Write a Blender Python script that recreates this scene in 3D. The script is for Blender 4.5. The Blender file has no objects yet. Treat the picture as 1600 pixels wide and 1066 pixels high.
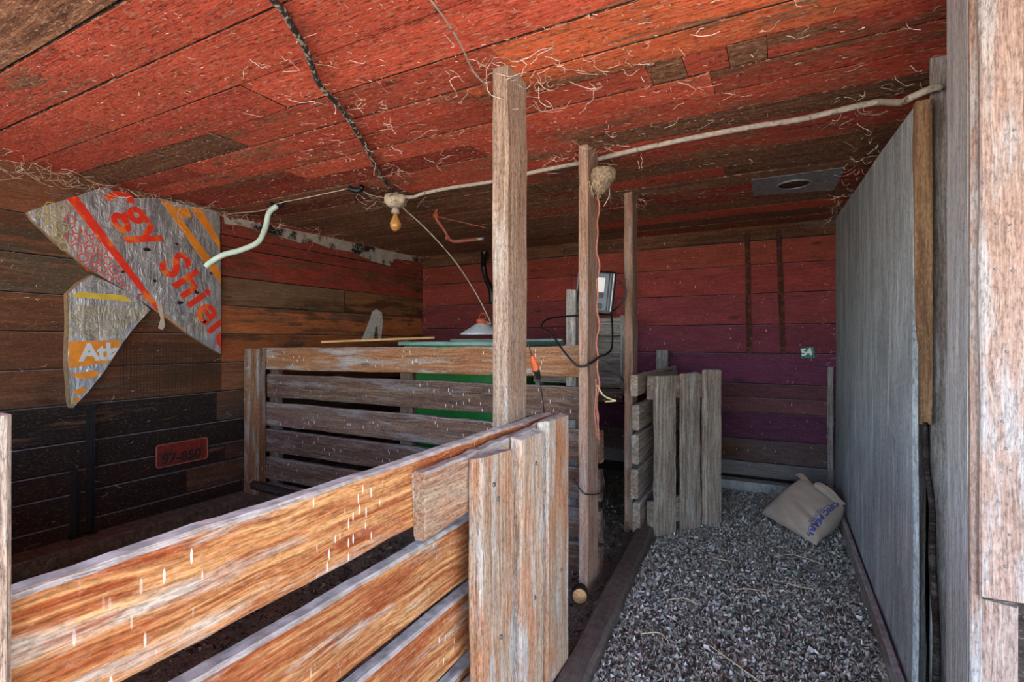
import bpy, bmesh, math, random
import numpy as np
from mathutils import Vector as V, Matrix as M, noise as mnoise

random.seed(7)
rng = np.random.default_rng(7)
SC = bpy.context.scene
COL = SC.collection

# ------------------------------------------------------------ camera, sky, sun, exposure
cam_d = bpy.data.cameras.new('camera')
cam = bpy.data.objects.new('camera', cam_d)
COL.objects.link(cam)
cam.location = (0, 0, 1.10)
cam.rotation_euler = (math.radians(90), 0, math.radians(27.7))
cam_d.sensor_width = 36
cam_d.lens = 18.0
cam_d.clip_start = 0.02
SC.camera = cam

world = bpy.data.worlds.new('world')
SC.world = world
world.use_nodes = True
wn = world.node_tree
sky = wn.nodes.new('ShaderNodeTexSky')
sky.sky_type = 'NISHITA'
sky.sun_disc = False
sky.sun_elevation = math.radians(50)
sky.sun_rotation = math.radians(20)
sky.air_density = 1.0
sky.dust_density = 2.0
wn.links.new(sky.outputs[0], wn.nodes['Background'].inputs[0])
wn.nodes['Background'].inputs[1].default_value = 0.35

sun_d = bpy.data.lights.new('sun', 'SUN')
sun_d.energy = 5.0
sun_d.angle = 0.01
sun_d.color = (1.0, 0.93, 0.82)
sun = bpy.data.objects.new('sun', sun_d)
COL.objects.link(sun)
sun.location = (2, 6, 8)
sun.rotation_euler = (math.radians(-8), math.radians(40), 0)   # from the right, over the open side

vs = SC.view_settings
vs.view_transform = 'Standard'
vs.look = 'None'
vs.gamma = 1.0
vs.use_curve_mapping = False
vs.exposure = 3.0
SC.cycles.use_denoising = True
SC.cycles.max_bounces = 10
SC.cycles.diffuse_bounces = 7
SC.cycles.sample_clamp_indirect = 8

# ------------------------------------------------------------ materials
def lin(c):
    out = []
    for x in c:
        x /= 255.0
        out.append(x / 12.92 if x <= 0.04045 else ((x + 0.055) / 1.055) ** 2.4)
    return (out[0], out[1], out[2], 1.0)


class G:
    """small helper for building a node tree"""
    def __init__(self, name):
        self.m = bpy.data.materials.new(name)
        self.m.use_nodes = True
        self.t = self.m.node_tree
        self.b = self.t.nodes['Principled BSDF']

    def n(self, typ, **kw):
        nd = self.t.nodes.new(typ)
        for k, v in kw.items():
            setattr(nd, k, v)
        return nd

    def set(self, sock, v):
        if isinstance(v, bpy.types.NodeSocket):
            self.t.links.new(v, sock)
        elif v is not None:
            sock.default_value = v

    def math(self, op, a, b=0.5, clamp=False):
        nd = self.n('ShaderNodeMath', operation=op, use_clamp=clamp)
        self.set(nd.inputs[0], a)
        self.set(nd.inputs[1], b)
        return nd.outputs[0]

    def vmath(self, op, a, b):
        nd = self.n('ShaderNodeVectorMath', operation=op)
        self.set(nd.inputs[0], a)
        self.set(nd.inputs[1], b)
        return nd.outputs[0]

    def noise(self, vec, scale, detail=3.0, rough=0.55, dist=0.0):
        nd = self.n('ShaderNodeTexNoise')
        self.set(nd.inputs['Vector'], vec)
        nd.inputs['Scale'].default_value = scale
        nd.inputs['Detail'].default_value = detail
        nd.inputs['Roughness'].default_value = rough
        nd.inputs['Distortion'].default_value = dist
        return nd.outputs['Fac']

    def smooth(self, v, lo, hi):
        nd = self.n('ShaderNodeMapRange', interpolation_type='SMOOTHSTEP')
        self.set(nd.inputs['Value'], v)
        self.set(nd.inputs['From Min'], lo)
        self.set(nd.inputs['From Max'], hi)
        return nd.outputs['Result']

    def mix(self, fac, a, b, mode='MIX'):
        nd = self.n('ShaderNodeMix', data_type='RGBA', blend_type=mode)
        self.set(nd.inputs[0], fac)
        self.set(nd.inputs[6], a)
        self.set(nd.inputs[7], b)
        return nd.outputs[2]

    def bump(self, h, strength=0.5, dist=0.003, normal=None):
        nd = self.n('ShaderNodeBump')
        self.set(nd.inputs['Height'], h)
        nd.inputs['Strength'].default_value = strength
        nd.inputs['Distance'].default_value = dist
        if normal is not None:
            self.set(nd.inputs['Normal'], normal)
        return nd.outputs[0]

    def out(self, col, rough=0.85, normal=None, metallic=0.0, spec=0.25):
        self.set(self.b.inputs['Base Color'], col)
        self.set(self.b.inputs['Roughness'], rough)
        self.set(self.b.inputs['Metallic'], metallic)
        self.b.inputs['Specular IOR Level'].default_value = spec
        if normal is not None:
            self.set(self.b.inputs['Normal'], normal)
        return self.m


def wood(name, light, dark, grey=None, grey_amt=0.5, paint=False, dust=0.0, drops=0.0,
         rings=0.5, bump=0.6, fleck=0.0, blotch=None, blotch_amt=0.5, contrast=1.0, dustcol=(165, 162, 165), freq=1.0, knots=0.6, grit=0.5):
    g = G(name)
    tc = g.n('ShaderNodeTexCoord').outputs['Object']
    oi = g.n('ShaderNodeObjectInfo')
    rnd = oi.outputs['Random']
    off = g.n('ShaderNodeCombineXYZ')
    g.set(off.inputs[0], g.math('MULTIPLY', rnd, 37.0))
    g.set(off.inputs[1], g.math('MULTIPLY', rnd, 91.0))
    g.set(off.inputs[2], g.math('MULTIPLY', rnd, 53.0))
    p = g.vmath('ADD', tc, off.outputs[0])
    warp = g.noise(g.vmath('MULTIPLY', p, (3.0, 3.0, 3.0)), 1.0, 2)
    wv = g.n('ShaderNodeCombineXYZ')
    g.set(wv.inputs[1], g.math('MULTIPLY', warp, 0.05))
    g.set(wv.inputs[2], g.math('MULTIPLY', warp, 0.03))
    pw = g.vmath('ADD', p, wv.outputs[0])
    fine = g.noise(g.vmath('MULTIPLY', pw, (9.0, 190.0 * freq ** 0.5, 190.0 * freq ** 0.5)), 1.0, 4, 0.65)
    streak = g.noise(g.vmath('MULTIPLY', pw, (1.6 * freq ** 0.5, 34.0 * freq, 34.0 * freq)), 1.0, 4, 0.6, 0.4)
    ringv = g.noise(g.vmath('MULTIPLY', pw, (0.9, 9.0, 9.0)), 1.0, 2, 0.5, 0.5)
    ring = g.math('SINE', g.math('MULTIPLY', ringv, 85.0))
    ring = g.math('MULTIPLY_ADD', ring, 0.5)
    rn = ring.node
    rn.inputs[2].default_value = 0.5
    blot = g.noise(g.vmath('MULTIPLY', p, (2.2, 6.0, 6.0)), 1.0, 4, 0.6)
    col = g.mix(g.smooth(streak, 0.5 - 0.22 / contrast, 0.5 + 0.22 / contrast), lin(dark), lin(light))
    col = g.mix(g.math('MULTIPLY', ring, rings * 0.45), col, lin(dark))
    if blotch:
        col = g.mix(g.math('MULTIPLY', g.smooth(blot, 0.42, 0.62), blotch_amt), col, lin(blotch))
    if grey:
        b2 = g.noise(g.vmath('MULTIPLY', p, (1.5, 11.0, 11.0)), 1.7, 5, 0.65)
        col = g.mix(g.smooth(b2, 0.72 - grey_amt * 0.45, 0.86 - grey_amt * 0.42), col, lin(grey))
    if paint:
        wear = g.math('ADD', g.math('MULTIPLY', streak, 0.45), g.math('MULTIPLY', blot, 0.55))
        cov = g.math('MULTIPLY_ADD', oi.outputs['Alpha'], 0.42)
        cov.node.inputs[2].default_value = 0.26
        pm = g.smooth(wear, g.math('ADD', cov, 0.05), g.math('SUBTRACT', cov, 0.05))
        pv = g.math('MULTIPLY_ADD', g.noise(g.vmath('MULTIPLY', p, (4.0, 14.0, 14.0)), 1.0, 4), 0.9)
        pv.node.inputs[2].default_value = 0.55
        pc = g.n('ShaderNodeVectorMath', operation='SCALE')
        g.set(pc.inputs[0], oi.outputs['Color'])
        g.set(pc.inputs['Scale'], pv)
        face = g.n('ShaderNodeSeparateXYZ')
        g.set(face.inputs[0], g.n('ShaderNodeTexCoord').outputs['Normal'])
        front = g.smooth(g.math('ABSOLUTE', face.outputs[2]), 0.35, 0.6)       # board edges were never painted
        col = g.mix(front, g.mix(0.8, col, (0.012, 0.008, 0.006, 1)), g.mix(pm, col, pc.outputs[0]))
    # fine dark pores
    col = g.mix(g.math('MULTIPLY', g.smooth(fine, 0.58, 0.40), 0.55 * contrast), col, g.mix(0.55, col, (0.01, 0.007, 0.005, 1)))
    # knots
    vk = g.n('ShaderNodeTexVoronoi')
    g.set(vk.inputs['Vector'], g.vmath('MULTIPLY', p, (2.1, 6.0, 6.0)))
    vk.inputs['Scale'].default_value = 1.0
    kn = g.smooth(vk.outputs['Distance'], 0.12, 0.05)
    grn = g.noise(g.vmath('MULTIPLY', p, (70.0, 210.0, 210.0)), 1.0, 3, 0.7)
    col = g.mix(g.math('MULTIPLY', g.smooth(grn, 0.52, 0.34), grit), col, g.mix(0.6, col, (0.01, 0.007, 0.005, 1)))
    col = g.mix(g.math('MULTIPLY', g.smooth(grn, 0.54, 0.70), grit * 0.5), col, g.mix(0.5, col, lin((220, 205, 190))))
    col = g.mix(g.math('MULTIPLY', kn, knots), col, g.mix(0.65, lin(dark), (0.012, 0.007, 0.005, 1)))
    geo = g.n('ShaderNodeNewGeometry')
    if fleck > 0:
        f1n = g.noise(g.vmath('MULTIPLY', p, (38.0, 120.0, 120.0)), 1.0, 3, 0.7)
        f2n = g.noise(g.vmath('MULTIPLY', p, (26.0, 90.0, 90.0)), 1.3, 3, 0.7)
        col = g.mix(g.math('MULTIPLY', g.smooth(f1n, 0.70 - fleck, 0.76 - fleck), 0.6), col, lin((186, 150, 124)))
        col = g.mix(g.math('MULTIPLY', g.smooth(f2n, 0.31 + fleck, 0.25 + fleck), 0.6), col, lin((44, 24, 20)))
    if drops > 0:
        vd = g.n('ShaderNodeTexVoronoi')
        g.set(vd.inputs['Vector'], g.vmath('MULTIPLY', geo.outputs['Position'], (115.0, 115.0, 21.0)))
        vd.inputs['Scale'].default_value = 1.0
        cell = g.n('ShaderNodeSeparateColor')
        g.set(cell.inputs[0], vd.outputs['Color'])
        patch = g.noise(geo.outputs['Position'], 3.0, 2)
        d = g.math('MULTIPLY', g.smooth(vd.outputs['Distance'], 0.25, 0.17), g.math('GREATER_THAN', cell.outputs[0], 1.0 - drops))
        d = g.math('MULTIPLY', d, g.smooth(patch, 0.42, 0.55))
        col = g.mix(g.math('MULTIPLY', d, 0.85), col, lin((225, 215, 205)))
    if dust > 0:
        sx = g.n('ShaderNodeSeparateXYZ')
        g.set(sx.inputs[0], geo.outputs['True Normal'])
        dn = g.noise(p, 30.0, 3)
        up = g.math('MULTIPLY', g.smooth(sx.outputs[2], 0.35, 0.85), g.math('MULTIPLY_ADD', dn, 0.5))
        up.node.inputs[1].default_value = dust
        col = g.mix(g.math('MULTIPLY', g.smooth(sx.outputs[2], 0.35, 0.85), dust), col,
                    g.mix(g.smooth(dn, 0.35, 0.65), lin(dustcol), lin(tuple(int(x * 0.78) for x in dustcol))))
    # per piece brightness
    br = g.math('MULTIPLY_ADD', rnd, 0.36)
    br.node.inputs[2].default_value = 0.82
    sc = g.n('ShaderNodeVectorMath', operation='SCALE')
    g.set(sc.inputs[0], col)
    g.set(sc.inputs['Scale'], br)
    h = g.math('ADD', g.math('ADD', g.math('MULTIPLY', grn, 0.35), g.math('MULTIPLY', fine, 0.55)), g.math('ADD', g.math('MULTIPLY', streak, 0.7), g.math('MULTIPLY', ring, 0.12 * rings)))
    return g.out(sc.outputs[0], 0.88, g.bump(h, bump, 0.006), spec=0.15)


def plain(name, c, rough=0.6, metallic=0.0, var=0.25, scale=25.0, bump=0.15, second=None, second_amt=0.5, spec=0.4):
    g = G(name)
    tc = g.n('ShaderNodeTexCoord').outputs['Object']
    n1 = g.noise(tc, scale, 5, 0.6)
    dk = tuple(x * (1 - var) for x in lin(c)[:3]) + (1,)
    col = g.mix(g.smooth(n1, 0.35, 0.65), dk, lin(c))
    if second:
        n2 = g.noise(tc, scale * 0.45, 5, 0.65)
        col = g.mix(g.smooth(n2, 0.75 - second_amt * 0.5, 0.85 - second_amt * 0.5), col, lin(second))
    return g.out(col, rough, g.bump(n1, bump, 0.004), metallic, spec)


RED = lin((196, 62, 40))
M_ceil = wood('red painted ceiling wood', (156, 108, 78), (98, 62, 44), grey=(132, 104, 84), grey_amt=0.3, paint=True, grit=0.35, fleck=0.14, rings=0.25, bump=0.5, freq=1.6)
M_wall = wood('brown wall wood', (128, 84, 56), (72, 45, 30), grey=(94, 82, 72), grey_amt=0.40, paint=True, grit=0.35, drops=0.05, dust=0.55, fleck=0.03, rings=0.5,
              blotch=(66, 44, 34), blotch_amt=0.55)
M_fence = wood('orange weathered fence wood', (216, 166, 108), (146, 72, 34), grey=(188, 174, 158), grey_amt=0.42, dust=0.95, drops=0.32,
               rings=0.9, bump=1.0, blotch=(150, 68, 28), blotch_amt=0.7, contrast=1.25, dustcol=(182, 186, 184), freq=3.0, grit=0.6)
M_gate = wood('pale rough gate wood', (202, 178, 152), (146, 114, 90), grey=(186, 178, 168), grey_amt=0.5, dust=0.9, rings=0.35, bump=1.0,
              blotch=(182, 112, 66), blotch_amt=0.6, contrast=1.1, dustcol=(186, 188, 186), freq=2.8, grit=0.7, knots=0.3)
M_pen = wood('brown pen fence wood', (130, 102, 82), (76, 54, 44), grey=(122, 112, 108), grey_amt=0.45, dust=0.85, drops=0.22, rings=0.9,
             bump=0.7, blotch=(92, 62, 56), blotch_amt=0.5, dustcol=(140, 132, 128), freq=1.9)
M_pen_top = wood('orange pen rail wood', (164, 118, 82), (108, 70, 46), grey=(150, 138, 130), grey_amt=0.5, dust=0.85, drops=0.15, rings=0.6,
                 bump=0.7, blotch=(134, 84, 52), blotch_amt=0.5, dustcol=(150, 142, 138), freq=1.9)
M_post = wood('tan post wood', (188, 166, 146), (136, 110, 94), grey=(178, 168, 158), grey_amt=0.45, rings=0.3, bump=0.8, fleck=0.05,
              blotch=(156, 122, 102), blotch_amt=0.5, dust=0.5, freq=2.4, grit=0.8, knots=0.3)
M_post2 = wood('brown post wood', (174, 142, 122), (116, 90, 76), grey=(150, 142, 136), grey_amt=0.5, rings=0.3, bump=0.8, fleck=0.05,
               blotch=(150, 112, 94), blotch_amt=0.5, dust=0.5, freq=1.9)
M_grey = wood('grey weathered wood', (176, 172, 168), (124, 118, 114), grey=(188, 186, 184), grey_amt=0.4, rings=0.5, bump=1.0, dust=0.8,
              blotch=(120, 104, 92), blotch_amt=0.5, dustcol=(178, 176, 176), contrast=1.2, freq=1.9)
M_greyw = wood('warm grey gate wood', (198, 184, 168), (136, 120, 106), grey=(192, 186, 178), grey_amt=0.4, rings=0.7, bump=1.0, dust=0.8,
               blotch=(140, 118, 100), blotch_amt=0.5, dustcol=(186, 184, 180), contrast=1.25, freq=1.9, grit=0.6)
M_ply = wood('grey plywood', (186, 194, 196), (146, 154, 158), grey=(200, 206, 208), grey_amt=0.45, rings=0.35, bump=0.7, contrast=1.15, grit=0.7,
             blotch=(130, 138, 142), blotch_amt=0.5, freq=1.9)
M_trim = wood('pale pink trim wood', (168, 150, 140), (136, 112, 100), grey=(160, 156, 154), grey_amt=0.55, rings=0.15, bump=0.9, knots=0.0, grit=0.7,
              blotch=(150, 120, 104), blotch_amt=0.5, freq=3.0)
M_jamb = wood('grey jamb wood', (176, 178, 180), (146, 146, 146), grey=(190, 190, 190), grey_amt=0.4, rings=0.2, bump=0.6, fleck=0.06, freq=1.9)
M_sill = wood('grey brown sill wood', (120, 106, 96), (76, 66, 60), grey=(130, 122, 116), grey_amt=0.4, rings=0.4, bump=1.0, dust=0.55, fleck=0.05,
              dustcol=(120, 112, 106))
M_stud = wood('brown stud wood', (150, 120, 90), (104, 76, 54), rings=0.3, bump=0.6)
M_dark = wood('dark stained wood', (70, 62, 58), (42, 36, 34), rings=0.3, bump=0.6)
M_lath = wood('raw lath wood', (226, 186, 130), (190, 140, 88), rings=0.3, bump=0.5)
M_bark = wood('dark bark', (70, 62, 58), (30, 26, 24), rings=0.2, bump=1.2, grey=(110, 104, 100), grey_amt=0.35)
M_rust = plain('rusty iron', (72, 40, 30), 0.8, 0.3, 0.5, 40, 0.5, (104, 52, 32), 0.5)
M_black_iron = plain('blackened iron', (34, 30, 29), 0.7, 0.4, 0.5, 40, 0.5, (58, 44, 38), 0.35)
M_blackp = plain('black plastic', (20, 21, 23), 0.4, 0, 0.2, 30, 0.05)
M_greyp = plain('grey plastic', (92, 104, 114), 0.45, 0, 0.15, 30, 0.05)
M_white = plain('white paper', (226, 226, 224), 0.7, 0, 0.06, 30, 0.05)
M_cable = plain('dusty grey cable', (176, 166, 152), 0.85, 0, 0.3, 60, 0.4, (92, 84, 74), 0.35)
M_loom = plain('old black cloth cable', (48, 42, 38), 0.9, 0, 0.5, 120, 0.6, (176, 166, 150), 0.5)
M_hose = plain('pale green hose', (186, 208, 198), 0.5, 0, 0.15, 20, 0.1, (214, 190, 150), 0.25)
M_porc = plain('dirty porcelain', (198, 184, 160), 0.5, 0, 0.35, 60, 0.3, (120, 104, 86), 0.4)
M_zinc = plain('galvanised metal', (150, 164, 166), 0.5, 0.55, 0.25, 30, 0.1, (116, 122, 118), 0.4)
M_enamel = plain('grey white enamel', (190, 198, 206), 0.35, 0.0, 0.15, 40, 0.1, (128, 134, 138), 0.3)
M_orange = plain('orange rust cap', (196, 88, 50), 0.7, 0, 0.4, 60, 0.3, (120, 60, 40), 0.4)
M_green = plain('green plastic', (22, 122, 44), 0.45, 0, 0.2, 12, 0.05)
M_teal = plain('dusty teal rim', (128, 156, 146), 0.7, 0, 0.2, 20, 0.1)
M_twine = plain('faded red twine', (206, 134, 118), 0.9, 0, 0.3, 120, 0.5, (226, 170, 150), 0.35)
M_redwire = plain('rusty red metal', (150, 84, 66), 0.8, 0, 0.35, 60, 0.3)
M_nest = plain('mud and straw', (164, 146, 120), 0.95, 0, 0.55, 90, 1.0, (110, 88, 66), 0.4)
M_straw = plain('straw', (206, 184, 146), 0.9, 0, 0.3, 60, 0.2)
M_web = plain('dusty cobweb', (222, 204, 186), 0.95, 0, 0.35, 40, 0.1)
M_greytag = plain('teal tag', (42, 128, 112), 0.6, 0, 0.3, 40, 0.2)
M_whitepaint = plain('white paint', (220, 222, 218), 0.7, 0, 0.1, 30, 0.1)
M_patch = plain('flaking white paint', (206, 202, 198), 0.9, 0, 0.35, 40, 0.4, (140, 112, 90), 0.35)
M_tarpaper = plain('grey paper with black spots', (168, 160, 148), 0.9, 0, 0.25, 11, 0.5, (22, 20, 20), 0.5)
M_concrete = plain('grey concrete', (150, 152, 152), 0.9, 0, 0.25, 30, 0.4, (110, 108, 104), 0.4)
M_bag = plain('brown kraft paper', (176, 162, 146), 0.75, 0, 0.12, 9, 0.25, spec=0.25)
M_bagin = plain('darker kraft paper', (150, 126, 106), 0.85, 0, 0.2, 12, 0.25)
M_blue = plain('blue ink', (58, 78, 148), 0.8, 0, 0.15, 60, 0.05)
M_plate = plain('rusty red plate', (128, 38, 22), 0.6, 0.1, 0.45, 45, 0.4, (70, 34, 24), 0.5)
M_platenum = plain('dark plate digits', (40, 26, 24), 0.7, 0, 0.3, 60, 0.2, (120, 90, 80), 0.25)
M_plateedge = plain('worn plate edge', (176, 110, 92), 0.6, 0.1, 0.3, 60, 0.2)
M_foam = plain('aged foam edge', (132, 104, 72), 0.95, 0, 0.35, 60, 0.6)
M_pred = plain('red print', (206, 44, 22), 0.6, 0, 0.2, 20, 0.05, (206, 104, 36), 0.48)
M_porange = plain('orange print', (212, 130, 34), 0.6, 0, 0.25, 14, 0.05)
M_pyellow = plain('yellow print', (190, 164, 60), 0.6, 0, 0.25, 14, 0.05)
M_silver = plain('silver letters', (196, 198, 200), 0.5, 0.2, 0.1, 20, 0.05)
M_screw = plain('steel nail', (120, 116, 118), 0.5, 0.6, 0.3, 80, 0.1)
M_meshwire = plain('dark wire netting', (58, 46, 40), 0.8, 0.3, 0.3, 60, 0.1)
M_backing = plain('dark gap', (30, 22, 18), 0.95, 0, 0.3, 10, 0.1)
M_outdoor = plain('gravel yard', (176, 164, 148), 0.95, 0, 0.2, 3, 0.2)


def mat_foil():
    g = G('creased foil facing')
    tc = g.n('ShaderNodeTexCoord').outputs['Object']
    n1 = g.noise(g.vmath('MULTIPLY', tc, (1.0, 26.0, 5.0)), 1.0, 4, 0.6, 1.2)
    n2 = g.noise(tc, 14.0, 5, 0.65, 1.5)
    n3 = g.noise(tc, 3.5, 3, 0.6)
    col = g.mix(g.smooth(n1, 0.35, 0.65), lin((132, 134, 140)), lin((172, 174, 180)))
    col = g.mix(g.math('MULTIPLY', g.smooth(n2, 0.62, 0.70), 0.5), col, lin((140, 128, 112)))
    col = g.mix(g.math('MULTIPLY', g.smooth(n3, 0.52, 0.68), 0.45), col, lin((150, 140, 120)))
    h = g.math('ADD', g.math('MULTIPLY', n1, 0.6), n2)
    return g.out(col, 0.36, g.bump(h, 0.6, 0.02), 0.55, 0.5)


M_foil = mat_foil()


def mat_bulb():
    g = G('amber bulb glass')
    g.out(lin((232, 178, 104)), 0.1, None, 0, 0.6)
    g.b.inputs['Transmission Weight'].default_value = 0.6
    return g.m


M_bulb = mat_bulb()


def mat_ground():
    g = G('dusty litter ground')
    tc = g.n('ShaderNodeTexCoord').outputs['Object']
    a = g.noise(tc, 90.0, 6, 0.7)
    b = g.noise(tc, 6.0, 4, 0.6)
    col = g.mix(g.smooth(a, 0.35, 0.65), lin((80, 84, 76)), lin((146, 150, 140)))
    col = g.mix(g.math('MULTIPLY', g.smooth(b, 0.4, 0.65), 0.5), col, lin((116, 112, 106)))
    return g.out(col, 0.95, g.bump(a, 1.0, 0.012), spec=0.1)


M_ground = mat_ground()


def mat_litter():
    g = G('wood chips and straw')
    at = g.n('ShaderNodeAttribute', attribute_name='Tint')
    return g.out(at.outputs['Color'], 0.9, spec=0.15)


M_litter = mat_litter()

# ------------------------------------------------------------ builders
WM = {}


def link(o, mat4, parent=None):
    COL.objects.link(o)
    WM[o.name] = mat4
    if parent is not None:
        o.parent = parent
        o.matrix_basis = WM[parent.name].inverted() @ mat4
    else:
        o.matrix_basis = mat4
    return o


def tag(o, label=None, cat=None, group=None, kind=None):
    if label: o['label'] = label
    if cat: o['category'] = cat
    if group: o['group'] = group
    if kind: o['kind'] = kind
    return o


def empty(name, loc, label=None, cat=None, group=None, kind=None):
    o = bpy.data.objects.new(name, None)
    o.empty_display_size = 0.05
    link(o, M.Translation(V(loc)))
    return tag(o, label, cat, group, kind)


def mk(name, verts, faces, mat, parent=None, mat4=None, origin=None, smooth=False, color=None):
    """verts in world space unless mat4 is given (then local)"""
    if mat4 is None:
        if origin is None:
            a = np.array([tuple(v) for v in verts])
            origin = ((a[:, 0].min() + a[:, 0].max()) / 2, (a[:, 1].min() + a[:, 1].max()) / 2, a[:, 2].min())
        o0 = V(origin)
        verts = [V(v) - o0 for v in verts]
        mat4 = M.Translation(o0)
    me = bpy.data.meshes.new(name)
    me.from_pydata([tuple(v) for v in verts], [], faces)
    me.materials.append(mat)
    if smooth:
        me.polygons.foreach_set('use_smooth', [True] * len(me.polygons))
    me.update()
    o = bpy.data.objects.new(name, me)
    if color is not None:
        o.color = color
    return link(o, mat4, parent)


def plank(name, c, u, v, L, W, T, mat, parent=None, color=None, n=5, jit=0.0015, ch=0.003, bow=0.0, endjit=0.0, taper=0.0):
    """board with chamfered, slightly uneven edges; centre c, long axis u, width axis v"""
    u = V(u).normalized()
    v = V(v).normalized()
    w = u.cross(v)
    R = M((u, v, w)).transposed().to_4x4()
    m4 = M.Translation(V(c)) @ R
    ch = min(ch, T * 0.35, W * 0.3)
    vs_, fs = [], []
    sd = random.random() * 100
    for i in range(n):
        t = i / (n - 1)
        x = (t - 0.5) * L
        wa = W / 2 * (1 - taper * t) + jit * (mnoise.noise((x * 5.0, sd, 0)) * 1.3 + mnoise.noise((x * 23.0, sd, 4)) * 0.9)
        wb = W / 2 * (1 - taper * t) + jit * (mnoise.noise((x * 5.0, sd, 9)) * 1.3 + mnoise.noise((x * 23.0, sd, 13)) * 0.9)
        tk = T / 2 + jit * 0.4 * mnoise.noise((x * 5.0, sd, 20))
        b = bow * math.sin(t * math.pi)
        prof = [(-wa + ch, -tk), (wb - ch, -tk), (wb, -tk + ch), (wb, tk - ch), (wb - ch, tk), (-wa + ch, tk), (-wa, tk - ch), (-wa, -tk + ch)]
        for k, (y, z) in enumerate(prof):
            ex = 0.0
            if endjit and i in (0, n - 1):
                ex = endjit * mnoise.noise((y * 40.0, z * 40.0, sd + i)) 
            vs_.append((x + ex, y + b, z))
    for i in range(n - 1):
        for k in range(8):
            k2 = (k + 1) % 8
            fs.append((i * 8 + k, (i + 1) * 8 + k, (i + 1) * 8 + k2, i * 8 + k2))
    fs.append(tuple(range(8)))
    e = (n - 1) * 8
    fs.append(tuple(e + k for k in reversed(range(8))))
    return mk(name, vs_, [tuple(reversed(f)) for f in fs], mat, parent, m4, color=color)


def box(name, lo, hi, mat, parent=None, ch=0.004, smooth=False):
    lo, hi = V(lo), V(hi)
    bm = bmesh.new()
    bmesh.ops.create_cube(bm, size=1.0)
    for vt in bm.verts:
        vt.co = V(((hi.x - lo.x) * vt.co.x, (hi.y - lo.y) * vt.co.y, (hi.z - lo.z) * (vt.co.z + 0.5)))
    if ch:
        bmesh.ops.bevel(bm, geom=bm.edges[:], offset=ch, segments=2, affect='EDGES', profile=0.6)
    me = bpy.data.meshes.new(name)
    bm.to_mesh(me)
    bm.free()
    me.materials.append(mat)
    o = bpy.data.objects.new(name, me)
    return link(o, M.Translation(V(((lo.x + hi.x) / 2, (lo.y + hi.y) / 2, lo.z))), parent)


def smooth_path(pts, k=6):
    P = [V(p) for p in pts]
    if len(P) < 3:
        return P
    P = [P[0] * 2 - P[1]] + P + [P[-1] * 2 - P[-2]]
    out = []
    for i in range(1, len(P) - 2):
        for j in range(k):
            t = j / k
            a, b, c, d = P[i - 1], P[i], P[i + 1], P[i + 2]
            out.append(0.5 * ((2 * b) + (c - a) * t + (2 * a - 5 * b + 4 * c - d) * t * t + (3 * b - a - 3 * c + d) * t ** 3))
    out.append(P[-2])
    return out


def tube_geo(path, r, sides=8, vs_=None, fs=None, cap=True):
    vs_ = [] if vs_ is None else vs_
    fs = [] if fs is None else fs
    base = len(vs_)
    n = len(path)
    up = V((0.13, 0.31, 0.94))
    for i, p in enumerate(path):
        a = path[max(i - 1, 0)]
        b = path[min(i + 1, n - 1)]
        t = (b - a)
        t = t.normalized() if t.length > 1e-9 else V((1, 0, 0))
        s = t.cross(up)
        s = s.normalized() if s.length > 1e-4 else V((1, 0, 0))
        q = s.cross(t).normalized()
        rr = r[i] if isinstance(r, (list, tuple)) else r
        for k in range(sides):
            a2 = 2 * math.pi * k / sides
            vs_.append(p + s * (rr * math.cos(a2)) + q * (rr * math.sin(a2)))
    for i in range(n - 1):
        for k in range(sides):
            k2 = (k + 1) % sides
            A = base + i * sides
            B = A + sides
            fs.append((A + k, A + k2, B + k2, B + k))
    if cap:
        fs.append(tuple(base + k for k in reversed(range(sides))))
        fs.append(tuple(base + (n - 1) * sides + k for k in range(sides)))
    return vs_, fs


def tube(name, pts, r, mat, parent=None, sides=8, k=6, sm=True):
    path = smooth_path(pts, k) if sm else [V(p) for p in pts]
    if isinstance(r, (list, tuple)):
        m = len(path)
        r = [r[min(int(i / (m - 1) * (len(r) - 1)), len(r) - 2)] * (1 - (i / (m - 1) * (len(r) - 1)) % 1) +
             r[min(int(i / (m - 1) * (len(r) - 1)) + 1, len(r) - 1)] * ((i / (m - 1) * (len(r) - 1)) % 1) for i in range(m - 1)] + [r[-1]]
    a, b = tube_geo(path, r, sides)
    return mk(name, a, b, mat, parent, smooth=True)


def lathe(name, prof, centre, mat, parent=None, seg=28, smooth=True, axis=None, close=True):
    """profile of (radius, height) about z through centre"""
    c = V(centre)
    vs_, fs = [], []
    for (r, z) in prof:
        for k in range(seg):
            a = 2 * math.pi * k / seg
            vs_.append(V((r * math.cos(a), r * math.sin(a), z)))
    for i in range(len(prof) - 1):
        for k in range(seg):
            k2 = (k + 1) % seg
            fs.append((i * seg + k, i * seg + k2, (i + 1) * seg + k2, (i + 1) * seg + k))
    if close:
        fs.append(tuple(reversed(range(seg))))
        fs.append(tuple((len(prof) - 1) * seg + k for k in range(seg)))
    m4 = M.Translation(c)
    if axis is not None:
        m4 = m4 @ V((0, 0, 1)).rotation_difference(V(axis)).to_matrix().to_4x4()
    return mk(name, vs_, fs, mat, parent, m4, smooth=smooth)


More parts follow.
